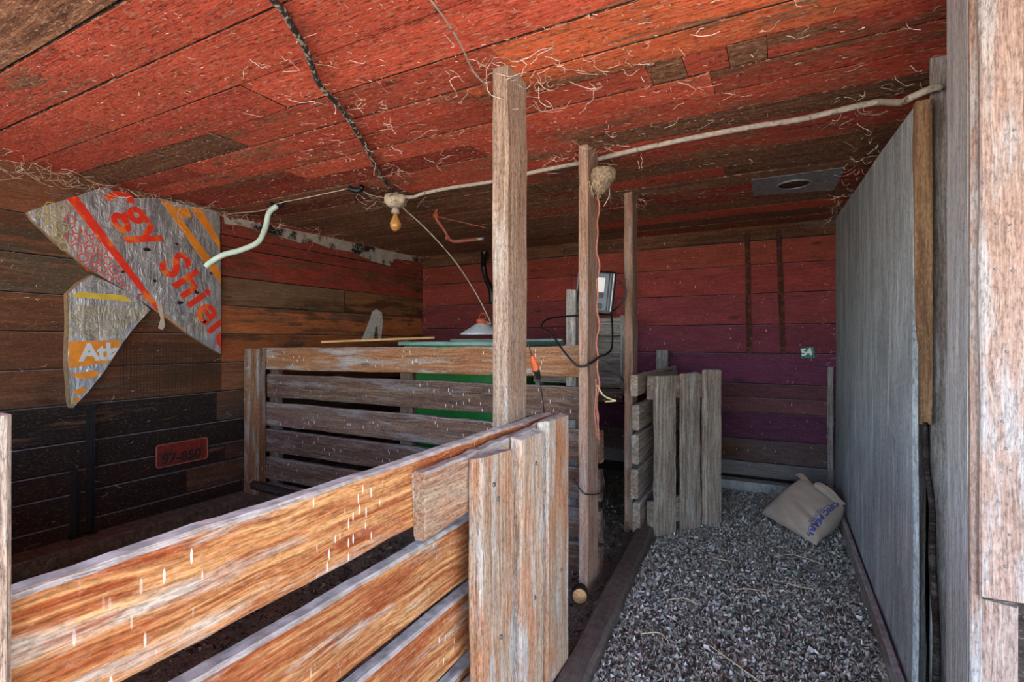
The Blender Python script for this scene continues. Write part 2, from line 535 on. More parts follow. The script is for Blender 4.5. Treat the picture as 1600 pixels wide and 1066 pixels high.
def extrude_poly(name, poly, to3d, thick_vec, mat, parent=None):
    """polygon of 2D points -> solid; to3d maps (a, b) to a point, thick_vec is added for the back"""
    n = len(poly)
    f = [V(to3d(*p)) for p in poly]
    b = [p + V(thick_vec) for p in f]
    fs = [tuple(range(n)), tuple(reversed(range(n, 2 * n)))]
    for i in range(n):
        j = (i + 1) % n
        fs.append((j, i, n + i, n + j))
    o = mk(name, f + b, fs, mat, parent)
    bm = bmesh.new()
    bm.from_mesh(o.data)
    bmesh.ops.recalc_face_normals(bm, faces=bm.faces)
    bm.to_mesh(o.data)
    bm.free()
    return o


def text_mesh(body, size, extrude=0.0, spacing=1.0, bold=0.0):
    cu = bpy.data.curves.new('lettering', 'FONT')
    cu.body = body
    cu.size = size
    cu.extrude = extrude
    cu.offset = bold
    cu.space_character = spacing
    cu.resolution_u = 3
    o = bpy.data.objects.new('lettering_tmp', cu)
    COL.objects.link(o)
    bpy.context.view_layer.update()
    dg = bpy.context.evaluated_depsgraph_get()
    me = bpy.data.meshes.new_from_object(o.evaluated_get(dg))
    bpy.data.objects.remove(o)
    bpy.data.curves.remove(cu)
    return me


def text_obj(name, me, m4, mat, parent, clips=()):
    """clips: (point, normal) planes in world space, the side the normal points to is cut away"""
    me.materials.clear()
    me.materials.append(mat)
    bm = bmesh.new()
    bm.from_mesh(me)
    bmesh.ops.transform(bm, matrix=m4, verts=bm.verts)
    for (p, nrm) in clips:
        bmesh.ops.bisect_plane(bm, geom=bm.verts[:] + bm.edges[:] + bm.faces[:], plane_co=V(p), plane_no=V(nrm), clear_outer=True)
    bmesh.ops.transform(bm, matrix=m4.inverted(), verts=bm.verts)
    bm.to_mesh(me)
    bm.free()
    o = bpy.data.objects.new(name, me)
    return link(o, m4, parent)


X_, Y_, Z_ = V((1, 0, 0)), V((0, 1, 0)), V((0, 0, 1))
CEIL = 1.96
XL, YB, XR = -3.25, 4.22, 0.62

# ------------------------------------------------------------ setting: ground, floor, shell
def grid_floor(name, x0, x1, y0, y1, nx, ny, amp, mat, z0=0.0):
    vs_, fs = [], []
    for j in range(ny + 1):
        for i in range(nx + 1):
            x = x0 + (x1 - x0) * i / nx
            y = y0 + (y1 - y0) * j / ny
            z = z0 + amp * (mnoise.noise((x * 2.2, y * 2.2, 0)) + 0.5 * mnoise.noise((x * 9, y * 9, 3)))
            vs_.append((x, y, z))
    for j in range(ny):
        for i in range(nx):
            a = j * (nx + 1) + i
            fs.append((a, a + 1, a + nx + 2, a + nx + 1))
    return tag(mk(name, vs_, fs, mat, origin=(0, 0, 0), smooth=True), kind='structure')


floor = grid_floor('floor', -3.4, 0.9, 0.05, 4.35, 120, 120, 0.008, M_ground)
yard = grid_floor('ground', -30, 30, -40, 0.05, 20, 20, 0.0, M_outdoor, -0.01)
tag(yard, 'pale gravel yard outside the barn opening')

# ceiling: backing deck with planks below it
ceil = box('ceiling', (-3.4, -1.6, CEIL + 0.02), (2.4, 4.40, CEIL + 0.14), M_backing, ch=0)  # reaches out in front and to the right as an added, unseen overhang
tag(ceil, 'ceiling of red painted planks running across the barn, with an added unseen shading overhang', kind='structure')


def srgb(c, a=1.0):
    l = lin(c)
    return (l[0], l[1], l[2], a)


R1, R2, R3, RD, RB = (214, 94, 68), (198, 82, 60), (222, 108, 66), (160, 62, 46), (128, 52, 40)
BR, BK = (122, 92, 68), (72, 58, 48)
#        y0     y1    [(x-end, colour, coverage), ...] from the left
rows = [(-1.58 + 0.188 * k, -1.58 + 0.188 * (k + 1), [(0.2, R2, 0.7), (3, R1, 0.8)]) for k in range(10)]  # unseen overhang rows, added to keep sky light off near surfaces
rows += [(0.30, 0.49, [(-1.3, BR, 0.1), (1, R2, 0.7)]),
        (0.49, 0.685, [(-0.92, BR, 0.05), (1, R1, 0.8)]),
        (0.685, 0.876, [(-1.9, R2, 0.75), (1, R1, 0.9)]),
        (0.876, 1.09, [(-2.4, R2, 0.72), (1, R1, 0.85)]),
        (1.09, 1.284, [(-1.6, R2, 0.8), (1, R1, 0.88)]),
        (1.284, 1.464, [(-2.07, BK, 0.02), (-0.75, R1, 0.78), (1, R3, 0.72)]),
        (1.464, 1.60, [(-2.6, RD, 0.7), (-0.95, R2, 0.75), (1, R3, 0.6)]),
        (1.60, 1.735, [(-1.45, R2, 0.7), (-0.375, R1, 0.85), (-0.265, BR, 0.05), (-0.14, R1, 0.85), (-0.035, (150, 118, 90), 0.03), (1, R2, 0.6)]),
        (1.735, 1.89, [(-2.2, RD, 0.65), (-0.2, R1, 0.78), (1, R2, 0.62)]),
        (1.89, 2.05, [(-1.2, RD, 0.72), (1, R2, 0.72)]),
        (2.05, 2.20, [(-2.0, RD, 0.5), (-0.78, R2, 0.6), (1, BR, 0.08)]),
        (2.20, 2.36, [(-1.9, RB, 0.55), (1, R2, 0.78)]),
        (2.36, 2.53, [(-1.4, RB, 0.4), (1, R2, 0.62)]),
        (2.53, 2.71, [(-1.2, BK, 0.05), (1, BK, 0.08)]),
        (2.71, 2.87, [(-0.9, RB, 0.5), (-0.25, R2, 0.75), (1, BR, 0.2)]),
        (2.87, 3.04, [(-1.1, BK, 0.1), (1, BK, 0.1)]),
        (3.04, 3.22, [(-1.7, RB, 0.3), (1, RD, 0.75)]),
        (3.22, 3.41, [(-1.0, BK, 0.15), (1, RD, 0.6)]),
        (3.41, 3.60, [(-2.0, BK, 0.1), (1, BR, 0.1)]),
        (3.60, 3.80, [(-1.2, RB, 0.3), (1, R2, 0.8)]),
        (3.80, 4.00, [(-1.5, BK, 0.2), (1, BK, 0.3)]),
        (4.00, 4.24, [(-1.1, BK, 0.2), (1, RD, 0.6)])]
for (y0, y1, segs) in rows:
    xa = XL - 0.05
    for (xb, c, cov) in segs:
        xb = 2.38 if (c, cov) == segs[-1][1:] and xb >= 1 else xb
        g = 0.007
        dz = random.uniform(-0.0025, 0.0025)
        plank('plank', ((xa + xb) / 2, (y0 + y1) / 2, CEIL + dz + 0.006), X_, Y_, xb - xa - 0.002, (y1 - y0) - g - random.random() * 0.003,
              0.022, M_ceil, ceil, srgb(c, cov), n=6, jit=0.0018, ch=0.0008)
        xa = xb

# left wall
wl = box('wall_left', (XL - 0.14, 0.10, 0.0), (XL - 0.02, 4.40, CEIL + 0.02), M_backing, ch=0)
tag(wl, 'left wall of weathered horizontal planks', kind='structure')
zs = [0.0, 0.16, 0.31, 0.43, 0.577, 0.772, 0.96, 1.148, 1.336, 1.525, 1.72, 1.97]
secA = [tuple(int(q * 0.80) for q in c_) for c_ in [(52, 36, 28), (50, 34, 28), (54, 36, 28), (46, 32, 26), (48, 36, 30), (126, 78, 50), (120, 74, 50), (122, 76, 50), (96, 80, 66), (92, 76, 62), (134, 84, 58)]]
secB = [(90, 68, 54), (82, 60, 48), (74, 46, 40), (74, 52, 44), (76, 66, 58), (128, 82, 56), (150, 84, 48), (158, 92, 54), (124, 92, 66), (134, 54, 44), (128, 56, 44)]
for i in range(len(zs) - 1):
    z0, z1 = zs[i], zs[i + 1]
    split = 2.08 + (0.0 if i > 4 else random.uniform(-0.5, 0.3))
    segs = [(0.12, split, secA[i])]
    if i == 8:
        segs += [(split, 3.15, (112, 88, 66)), (3.15, YB, (142, 96, 62))]
    else:
        segs += [(split, YB, secB[i])]
    for (ya, yb, c) in segs:
        if i in (9, 10) and ya > 1.5 and i == 10:
            # two narrow painted boards
            for (za, zb) in ((z0, 1.80), (1.80, z1)):
                plank('plank', (XL + random.uniform(-0.002, 0.003), (ya + yb) / 2, (za + zb) / 2), Y_, Z_, yb - ya - 0.003, zb - za - 0.005, 0.022,
                      M_wall, wl, srgb(c, 0.85), n=5, jit=0.002)
            continue
        plank('plank', (XL + random.uniform(-0.003, 0.004), (ya + yb) / 2, (z0 + z1) / 2), Y_, Z_, yb - ya - 0.003, z1 - z0 - 0.005, 0.022,
              M_wall, wl, srgb(c, 0.62 if sum(c) > 170 else 0.85), n=5, jit=0.002)

# back wall
wb = box('wall_back', (XL - 0.14, YB + 0.02, 0.0), (0.95, YB + 0.14, CEIL + 0.02), M_backing, ch=0)
tag(wb, 'back wall of red and purple painted planks', kind='structure')
zb = [0.09, 0.20, 0.37, 0.571, 0.680, 0.784, 1.01, 1.223, 1.454, 1.666, 1.845, 1.97]
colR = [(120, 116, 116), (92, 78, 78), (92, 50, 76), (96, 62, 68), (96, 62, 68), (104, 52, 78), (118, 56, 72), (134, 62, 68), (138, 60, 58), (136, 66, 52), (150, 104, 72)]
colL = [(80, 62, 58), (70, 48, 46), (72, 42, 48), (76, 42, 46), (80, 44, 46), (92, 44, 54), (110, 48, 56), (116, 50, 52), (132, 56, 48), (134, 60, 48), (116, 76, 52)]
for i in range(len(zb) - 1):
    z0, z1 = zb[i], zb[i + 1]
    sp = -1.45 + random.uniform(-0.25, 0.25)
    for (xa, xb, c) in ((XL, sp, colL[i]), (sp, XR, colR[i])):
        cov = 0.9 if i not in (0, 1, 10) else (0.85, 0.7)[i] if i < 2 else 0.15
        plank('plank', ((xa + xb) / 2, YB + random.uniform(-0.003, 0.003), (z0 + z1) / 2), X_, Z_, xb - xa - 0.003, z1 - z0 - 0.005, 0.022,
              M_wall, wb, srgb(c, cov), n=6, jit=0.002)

# outer right wall (behind the plywood) and front walls
wr = box('wall_right', (XR, 1.46, 0.0), (XR + 0.08, 4.40, CEIL + 0.02), M_dark, ch=0)
tag(wr, 'dark outer wall behind the plywood partition', kind='structure')
wf = box('wall_front', (XL - 0.14, 0.04, 0.0), (-0.80, 0.12, 0.85), M_dark, ch=0)  # out of view, left open above so sky light reaches aisle and plywood
tag(wf, 'unseen front wall of the pen, made low to let sky light in', kind='structure')
wr2 = box('wall_entry', (0.372, 1.42, 0.0), (2.4, 1.50, CEIL + 0.01), M_dark, ch=0)
tag(wr2, 'dark outer wall right of the door jamb', kind='structure')

# door jamb and casing on the right
tr = empty('trim_1', (0.34, 1.36, 0.0), 'weathered door jamb and casing at the right edge', kind='structure')
plank('jamb_board', (0.3335, 1.372, 0.99), Z_, Y_, 1.98, 0.145, 0.021, M_jamb, tr, n=14, jit=0.003, ch=0.003)
plank('edge_strip', (0.3325, 1.292, 0.99), Z_, X_, 1.98, 0.018, 0.014, M_trim, tr, n=14, jit=0.002, ch=0.002)
plank('casing', (0.3660, 1.283, 1.30), Z_, X_, 1.366, 0.064, 0.024, M_trim, tr, n=16, jit=0.003, ch=0.003, endjit=0.008)
plank('casing', (0.366, 1.298, 0.30), Z_, X_, 0.60, 0.056, 0.022, M_trim, tr, n=6, jit=0.004, ch=0.004, endjit=0.015)
for (dx, z) in ((-0.008, 1.32), (0.011, 1.315), (0.016, 1.49), (-0.010, 1.235), (0.014, 1.23), (0.006, 1.08), (0.0, 0.95), (0.005, 0.90), (0.012, 0.86), (-0.006, 0.80), (0.010, 0.74), (0.004, 0.68)):
    lathe('nail', [(0.0026, 0), (0.0026, 0.0016), (0.0014, 0.002)], (0.366 + dx, 1.2712, z), M_screw, tr, seg=10, axis=(0, -1, 0))

# ledge under the left wall and curb at the back wall
led = box('trim_2', (XL + 0.012, 0.14, 0.0), (XL + 0.17, YB - 0.03, 0.085), M_sill, ch=0.008)
tag(led, 'dark sill ledge along the foot of the left wall', kind='structure')
cur = box('trim_3', (-0.62, YB - 0.13, 0.0), (0.30, YB - 0.014, 0.075), M_concrete, ch=0.012)
tag(cur, 'grey concrete curb under the back wall', kind='structure')

# ------------------------------------------------------------ plywood partition on the right
pp = empty('plywood_partition', (0.36, 1.90, 0.0), 'tall grey plywood partition sheet along the right of the aisle', 'partition')
pv = [(0.34, 1.86, 0.03), (0.355, 1.955, 1.81), (0.338, 4.19, 1.955), (0.335, 4.19, 0.03)]
ny, nz = 14, 8
vs_, fs = [], []
for side in (0, 0.014):
    for j in range(nz + 1):
        for i in range(ny + 1):
            a, b = i / ny, j / nz
            p = (V(pv[0]) * (1 - a) + V(pv[3]) * a) * (1 - b) + (V(pv[1]) * (1 - a) + V(pv[2]) * a) * b
            p.x += side + 0.006 * mnoise.noise((p.y * 1.4, p.z * 1.4, 5))
            vs_.append(p)
S = (ny + 1) * (nz + 1)
for j in range(nz):
    for i in range(ny):
        a = j * (ny + 1) + i
        q = (a, a + ny + 1, a + ny + 2, a + 1)
        fs.append(q)
        fs.append(tuple(S + k for k in reversed(q)))
bd = [i for i in range(ny + 1)] + [(j + 1) * (ny + 1) - 1 for j in range(1, nz + 1)] + [nz * (ny + 1) + i for i in reversed(range(ny))] + [j * (ny + 1) for j in reversed(range(1, nz))]
for k in range(len(bd)):
    a, b = bd[k], bd[(k + 1) % len(bd)]
    fs.append((b, a, S + a, S + b))
# local frame with the grain (local x) vertical
R = M((Z_, Y_, -X_)).transposed().to_4x4()
m4 = M.Translation((0.36, 1.9, 0.0)) @ R
mk('sheet', [m4.inverted() @ p for p in vs_], [tuple(reversed(f)) for f in fs], M_ply, pp, m4)
plank('edge_stud', (0.3775, 1.935, 1.335), Z_, X_, 0.965, 0.043, 0.036, M_stud, pp, n=8, jit=0.002)
plank('back_board', (0.436, 1.965, 0.98), Z_, X_, 1.95, 0.070, 0.02, M_grey, pp, n=8, jit=0.002)
plank('lower_stud', (0.384, 2.06, 0.42), Z_, X_, 0.83, 0.045, 0.035, M_grey, pp, n=8, jit=0.003)
plank('kick_board', (0.318, 3.02, 0.045), Y_, Z_, 2.32, 0.085, 0.022, M_grey, pp, n=10, jit=0.003)

st = tube('bark_stick', [(0.377, 1.90, 0.86), (0.381, 1.905, 0.72), (0.392, 1.90, 0.62), (0.394, 1.905, 0.45), (0.402, 1.90, 0.26), (0.402, 1.905, 0.02)],
          [0.006, 0.009, 0.008, 0.010, 0.009, 0.011], M_bark, sides=9)
tag(st, 'dark bark covered stick standing in the gap beside the plywood', 'stick')

cs = plank('corner_stake', (0.303, 4.165, 0.50), Z_, X_, 0.84, 0.036, 0.034, M_grey, n=8, jit=0.003, endjit=0.006)
tag(cs, 'short grey wooden stake in the back right corner', 'stake')

# ------------------------------------------------------------ posts
def post(x0, x1, y0, y1, z1, mat, label, lean=(0, 0), n=16, name='wooden_post'):
    u = V((lean[0], lean[1], z1)).normalized()
    o = plank(name, ((x0 + x1) / 2 + lean[0] / 2, (y0 + y1) / 2 + lean[1] / 2, z1 / 2), u, X_, z1, x1 - x0, y1 - y0, mat, n=n, jit=0.003, ch=0.006)
    return tag(o, label, 'post', kind='thing')


post(-0.803, -0.748, 1.393, 1.535, CEIL - 0.006, M_post, 'thick pale tan wooden post nearest the camera, rising behind the near fence', n=24)
p2 = post(-0.784, -0.741, 2.115, 2.262, CEIL - 0.006, M_post2, 'brown wooden post with red twine and a mud nest near its top', n=24)
post(-0.800, -0.750, 2.91, 3.03, CEIL - 0.006, M_post2, 'thin brown wooden post beside the small grey gate', n=20)

# sill plank lying on the floor between the posts
sp = plank('threshold_plank', (-0.622, 2.16, 0.022), V((-0.115, 1.60, 0)), V((1, 0.07, 0)), 1.75, 0.095, 0.075, M_sill, n=18, jit=0.005, ch=0.014)
tag(sp, 'worn dark plank lying on the floor along the aisle edge', 'plank')

# ------------------------------------------------------------ near board fence
nf = empty('near_board_fence', (-0.69, 0.9, 0.0), 'orange weathered board fence running from the lower left to the tan post', 'fence')
fu = V((-0.035, 1.42, 0.0)).normalized()
for (za, zb_, yb_, th) in ((0.700, 0.848, 1.66, 0.036), (0.500, 0.652, 1.60, 0.036), (0.318, 0.470, 1.60, 0.036), (0.13, 0.285, 1.60, 0.036)):
    ya = 0.175
    c = V((-0.694, ya, 0)) + fu * ((yb_ - ya) / 2)
    plank('board', (c.x, c.y, (za + zb_) / 2), fu, Z_, yb_ - ya, zb_ - za, th, M_fence, nf, n=44, jit=0.0028, ch=0.006, endjit=0.01)
plank('end_post', (-0.672, 0.196, 0.515), Z_, X_, 1.03, 0.05, 0.03, M_post, nf, n=14, jit=0.002, ch=0.005)

# ------------------------------------------------------------ near gate, folded open against the fence
ng = empty('near_plank_gate', (-0.64, 1.2, 0.0), 'pale rough plank gate folded back against the near fence', 'gate')
GX = -0.620
NAILS = {1.027: (0.36, 0.71, 0.75), 1.236: (0.37, 0.75), 1.412: (0.37, 0.78)}
for (ya, yb_, z1) in ((1.027, 1.192, 0.820), (1.236, 1.385, 0.836), (1.412, 1.586, 0.856)):
    ngb = plank('upright_board', (GX - 0.019, (ya + yb_) / 2, (z1 + 0.05) / 2), Z_, Y_, z1 - 0.05, yb_ - ya, 0.038, M_gate, ng, n=22, jit=0.004, ch=0.006, endjit=0.012)
    for z in NAILS[ya]:
        lathe('nail', [(0.006, 0), (0.006, 0.003), (0.003, 0.004)], (GX, (ya + yb_) / 2 + random.uniform(-0.03, 0.03), z), M_screw, ngb, seg=10, axis=(1, 0, 0))
gu = V((0, 1, 0.03)).normalized()
plank('rail', (GX - 0.0555, 1.235, 0.762), gu, V((0, -0.03, 1)), 0.74, 0.145, 0.032, M_gate, ng, n=22, jit=0.006, ch=0.005, endjit=0.012)
plank('rail', (GX - 0.0555, 1.32, 0.215), gu, V((0, -0.03, 1)), 0.55, 0.13, 0.032, M_gate, ng, n=14, jit=0.005, ch=0.005, endjit=0.01)

# ------------------------------------------------------------ cross fence
cf = empty('cross_board_fence', (-1.9, 2.28, 0.0), 'brown six board fence crossing the pen from left wall to twine post', 'fence')
cz = [(0.92, 1.065, M_pen_top, -3.09), (0.728, 0.880, M_pen, -3.04), (0.535, 0.688, M_pen, -3.09), (0.360, 0.507, M_pen, -3.09), (0.178, 0.318, M_pen, -3.09), (-0.02, 0.15, M_pen, -3.06)]
for i, (za, zb_, m, xa) in enumerate(cz):
    xb = -0.745 + (0.012 if i > 1 else -0.04)
    dz = (0.012, 0.002, -0.002, -0.002, -0.004, 0.0)[i]
    u = V((xb - xa, 0, dz * 2)).normalized()
    plank('board', ((xa + xb) / 2, 2.288, (za + zb_) / 2), u, V((0, 0, 1)) - u * u.z, xb - xa, zb_ - za, 0.040, m, cf, n=30, jit=0.004, ch=0.005, endjit=0.008)
plank('end_post', (-3.118, 2.235, 0.566), Z_, X_, 0.965, 0.150, 0.06, M_pen_top, cf, n=12, jit=0.004, ch=0.006)
plank('cleat', (-3.03, 2.332, 0.55), Z_, X_, 1.0, 0.09, 0.04, M_pen, cf, n=8, jit=0.003, ch=0.005)
plank('cleat', (-1.9, 2.332, 0.52), Z_, X_, 0.98, 0.09, 0.04, M_pen, cf, n=8, jit=0.003, ch=0.005)

rp = tube('roost_pole', [(-3.08, 2.20, 0.150), (-2.6, 2.20, 0.132), (-2.2, 2.2, 0.118)], [0.030, 0.028, 0.026], M_bark, sides=12)
tag(rp, 'dark round pole lying along the foot of the cross fence', 'pole')

# ------------------------------------------------------------ back pen fence with its stake
bf = empty('aisle_board_fence', (-0.72, 3.45, 0.0), 'grey five board fence behind the small gate, ends facing the aisle', 'fence')
for (za, zb_) in ((0.795, 0.910), (0.60, 0.742), (0.415, 0.578), (0.222, 0.385), (0.03, 0.20)):
    plank('board', (-0.716 + random.uniform(-0.006, 0.006), 3.455 + random.uniform(-0.02, 0.02), (za + zb_) / 2), Y_, Z_, 1.22, zb_ - za, 0.042, M_greyw, bf, n=14, jit=0.005, ch=0.007, endjit=0.012)
plank('stake', (-0.818, 4.08, 0.515), Z_, X_, 1.03, 0.088, 0.05, M_grey, bf, n=10, jit=0.004, ch=0.006)

# ------------------------------------------------------------ small grey gate
sg = empty('small_grey_gate', (-0.49, 3.03, 0.0), 'small grey plank gate standing ajar beside the thin brown post', 'gate')
ge = V((0.6, 0.8, 0)).normalized()
gn = V((-ge.y, ge.x, 0))
g0 = V((-0.607, 2.889, 0)) + gn * 0.019
for (a, b, z0, z1) in ((0.0, 0.140, 0.012, 0.905), (0.192, 0.325, 0.018, 0.912), (0.365, 0.494, 0.02, 0.925)):
    c = g0 + ge * ((a + b) / 2) + V((0, 0, (z0 + z1) / 2))
    plank('upright_board', c, Z_, ge, z1 - z0, b - a, 0.038, M_greyw, sg, n=18, jit=0.005, ch=0.006, endjit=0.012)
for (z, w, a, b) in ((0.835, 0.13, -0.008, 0.49), (0.125, 0.14, -0.008, 0.49)):
    c = g0 + ge * ((a + b) / 2) + gn * 0.037 + V((0, 0, z))
    plank('rail', c, ge, Z_, b - a, w, 0.036, M_greyw, sg, n=10, jit=0.004, ch=0.005, endjit=0.008)

# ------------------------------------------------------------ insulation boards on the left wall
XF = -3.205


def wp(y, z, x=XF):
    return (x, y, z)


foil1 = [(1.095, 1.72), (1.16, 1.765), (1.275, 1.835), (1.409, 1.925), (1.55, 1.90), (1.687, 1.932), (1.86, 1.928), (2.02, 1.935), (2.048, 1.90), (2.052, 1.80),
         (2.046, 1.79), (2.056, 1.60), (2.056, 1.017), (1.94, 1.085), (1.824, 1.158), (1.74, 1.225), (1.662, 1.278), (1.537, 1.363), (1.44, 1.42), (1.341, 1.481), (1.27, 1.54), (1.202, 1.594), (1.15, 1.65), (1.116, 1.682)]
ib = empty('insulation_board', (XL + 0.012, 1.6, 1.017), 'large torn foil faced insulation board printed with red lettering on the left wall', 'insulation board')
ibf = extrude_poly('foil_face', foil1, lambda a, b: wp(a, b), (-0.003, 0, 0), M_foil, ib)
extrude_poly('foam_core', [(a * 0.996 + 0.006, b * 0.996 + 0.006) for a, b in foil1], lambda a, b: wp(a, b, XF - 0.003), (-0.027, 0, 0), M_foam, ib)


def quad(name, pts, mat, parent, x):
    return extrude_poly(name, pts, lambda a, b: (x, a, b), (-0.0012, 0, 0), mat, parent)


quad('red_stripe', [(1.248, 1.822), (1.292, 1.848), (1.712, 1.262), (1.664, 1.280)], M_pred, ibf, XF + 0.0012)
quad('orange_stripe', [(1.666, 1.278), (1.712, 1.262), (1.838, 1.152), (1.826, 1.160), (1.74, 1.228)], M_porange, ibf, XF + 0.0014)
quad('orange_band', [(1.69, 1.925), (1.735, 1.925), (2.053, 1.55), (2.053, 1.47), (1.90, 1.655)], M_porange, ibf, XF + 0.0012)
quad('orange_band', [(1.86, 1.915), (1.93, 1.925), (1.99, 1.84), (2.05, 1.74), (2.05, 1.69), (1.96, 1.80)], M_porange, ibf, XF + 0.0012)
quad('orange_band', [(1.76, 1.90), (1.85, 1.91), (1.87, 1.86), (1.82, 1.845)], M_porange, ibf, XF + 0.0013)


def frame_yz(y, z, ang, x):
    """text frame lying on the wall plane, seen from +x: text-right is +y"""
    u = V((0, math.cos(ang), math.sin(ang)))
    v = V((0, -math.sin(ang), math.cos(ang)))
    w = u.cross(v)
    m = M((u, v, w)).transposed().to_4x4()
    return M.Translation((x, y, z)) @ m


clip1 = [((0, 2.053, 0), (0, 1, 0)), ((0, 1.46, 1.918), (0, -0.05, 1)), ((0, 2.05, 1.02), (0, -0.52, -0.85))]
tm = text_mesh('ergy Shield', 0.25, 0.0008, 1.10, 0.006)
text_obj('printed_lettering', tm, frame_yz(1.325, 1.995, math.radians(-52), XF + 0.0012), M_pred, ibf, clip1)


def inside(p, poly):
    r = False
    n = len(poly)
    for i in range(n):
        a, b = poly[i], poly[(i + 1) % n]
        if (a[1] > p[1]) != (b[1] > p[1]) and p[0] < (b[0] - a[0]) * (p[1] - a[1]) / (b[1] - a[1] + 1e-12) + a[0]:
            r = not r
    return r


def hexes(name, test, region, size, mat, parent, x, rot=0.0, wall=0.22):
    vs_, fs = [], []
    (a0, b0), (a1, b1) = region
    r = size * 0.52
    row = 0
    b = b0
    while b < b1:
        a = a0 + (size * 0.58 if row % 2 else 0)
        while a < a1:
            if all(test((a + r * 0.45 * math.cos(t), b + r * 0.45 * math.sin(t))) for t in (0, 1.05, 2.1, 3.14, 4.2, 5.25)):
                k0 = len(vs_)
                for k in range(6):
                    t = rot + k * math.pi / 3
                    for q in (r, r * (1 - wall)):
                        vs_.append((x, a + q * math.cos(t), b + q * math.sin(t)))
                for k in range(6):
                    k2 = (k + 1) % 6
                    fs.append((k0 + 2 * k, k0 + 2 * k2, k0 + 2 * k2 + 1, k0 + 2 * k + 1))
            a += size * 1.16
        b += size * 1.0
        row += 1
    return tag(mk(name, vs_, fs, mat, parent), kind='stuff')


low = [(1.105, 1.715), (1.15, 1.76), (1.25, 1.825), (1.665, 1.270), (1.60, 1.315), (1.47, 1.39), (1.35, 1.465), (1.20, 1.58)]
hexes('hexagon_print', lambda p: inside(p, low) and p[0] > 1.235, ((1.1, 1.25), (1.7, 1.85)), 0.047, M_pred, ibf, XF + 0.0006)
hexes('hexagon_print', lambda p: inside(p, low) and p[0] < 1.27, ((1.1, 1.25), (1.7, 1.85)), 0.047, M_pyellow, ibf, XF + 0.0007)
for (y, z, s) in ((1.62, 1.62, 0.018), (1.90, 1.40, 0.016), (1.80, 1.33, 0.02), (1.66, 1.45, 0.012), (1.99, 1.53, 0.012), (1.78, 1.68, 0.010), (1.95, 1.22, 0.011), (1.50, 1.48, 0.010)):
    quad('tear', [(y + s * random.uniform(0.6, 1.3) * math.cos(t), z + s * random.uniform(0.4, 1.2) * math.sin(t)) for t in np.linspace(0, 5.6, 7)], M_backing, ibf, XF + 0.002)
quad('torn_flap', [(1.665, 1.325), (1.695, 1.315), (1.715, 1.19), (1.70, 1.165), (1.675, 1.175), (1.69, 1.23)], M_bag, ibf, XF + 0.006)

foil2 = [(1.253, 1.34), (1.30, 1.40), (1.356, 1.446), (1.44, 1.41), (1.533, 1.363), (1.59, 1.32), (1.634, 1.279), (1.57, 1.20), (1.498, 1.096), (1.45, 1.01), (1.405, 0.933), (1.34, 0.84), (1.271, 0.758), (1.263, 0.785), (1.25, 1.0), (1.256, 1.2)]
X2 = XF + 0.008
ic = empty('insulation_scrap', (XL + 0.012, 1.4, 0.758), 'smaller torn foil insulation scrap with orange bands hanging below the large board', 'insulation board')
icf = extrude_poly('foil_face', foil2, lambda a, b: (X2, a, b), (-0.003, 0, 0), M_foil, ic)
extrude_poly('foam_core', [(a - 0.005, b) for a, b in foil2], lambda a, b: (X2 - 0.003, a, b), (-0.036, 0, 0), M_foam, ic)
quad('yellow_band', [(1.262, 1.325), (1.295, 1.352), (1.50, 1.352), (1.545, 1.318)], M_pyellow, icf, X2 + 0.0012)
quad('orange_band', [(1.254, 1.098), (1.49, 1.105), (1.425, 0.985), (1.255, 0.962)], M_porange, icf, X2 + 0.0012)
quad('orange_band', [(1.258, 0.93), (1.36, 0.945), (1.39, 0.93), (1.36, 0.905), (1.30, 0.905)], M_porange, icf, X2 + 0.0012)
quad('orange_band', [(1.266, 0.842), (1.312, 0.862), (1.335, 0.85), (1.30, 0.82)], M_porange, icf, X2 + 0.0012)
quad('orange_band', [(1.27, 0.80), (1.29, 0.815), (1.30, 0.80), (1.276, 0.775)], M_porange, icf, X2 + 0.0012)
low2 = [(1.265, 1.31), (1.55, 1.31), (1.615, 1.275), (1.50, 1.115), (1.262, 1.11)]
hexes('hexagon_print', lambda p: inside(p, low2), ((1.25, 1.10), (1.65, 1.35)), 0.042, M_pyellow, icf, X2 + 0.0008, wall=0.16)
tm = text_mesh('Atlas', 0.125, 0.0008, 0.92, 0.004)
text_obj('printed_lettering', tm, frame_yz(1.30, 0.998, 0.03, X2 + 0.0028), M_silver, icf, [((0, 1.463, 1.04), (0, 0.87, -0.5))])

# licence plate
lp = empty('licence_plate', (XL + 0.02, 1.834, 0.353), 'rusty red licence plate nailed low on the left wall', 'licence plate')
lm = M.Translation((XL + 0.022, 1.834, 0.421))


def rrect(w, h, r, k=4):
    out = []
    for (cx, cy, a0) in ((w / 2 - r, h / 2 - r, 0), (-w / 2 + r, h / 2 - r, 1), (-w / 2 + r, -h / 2 + r, 2), (w / 2 - r, -h / 2 + r, 3)):
        for i in range(k + 1):
            a = (a0 + i / k) * math.pi / 2
            out.append((cx + r * math.cos(a), cy + r * math.sin(a)))
    return out


lpp = extrude_poly('plate', rrect(0.306, 0.136, 0.015), lambda a, b: (XL + 0.0185, 1.834 + a, 0.421 + b), (-0.003, 0, 0), M_plate, lp)
tube('rim', [(XL + 0.019, 1.834 + a, 0.421 + b) for a, b in rrect(0.302, 0.132, 0.014)] + [(XL + 0.019, 1.834 + 0.151, 0.421 + 0.052)], 0.0024, M_plateedge, lpp, 6, sm=False)
tm = text_mesh('97-850', 0.082, 0.0015, 1.0, 0.002)
text_obj('digits', tm, frame_yz(1.834 - 0.122, 0.421 - 0.050, 0.0, XL + 0.0195), M_platenum, lpp)

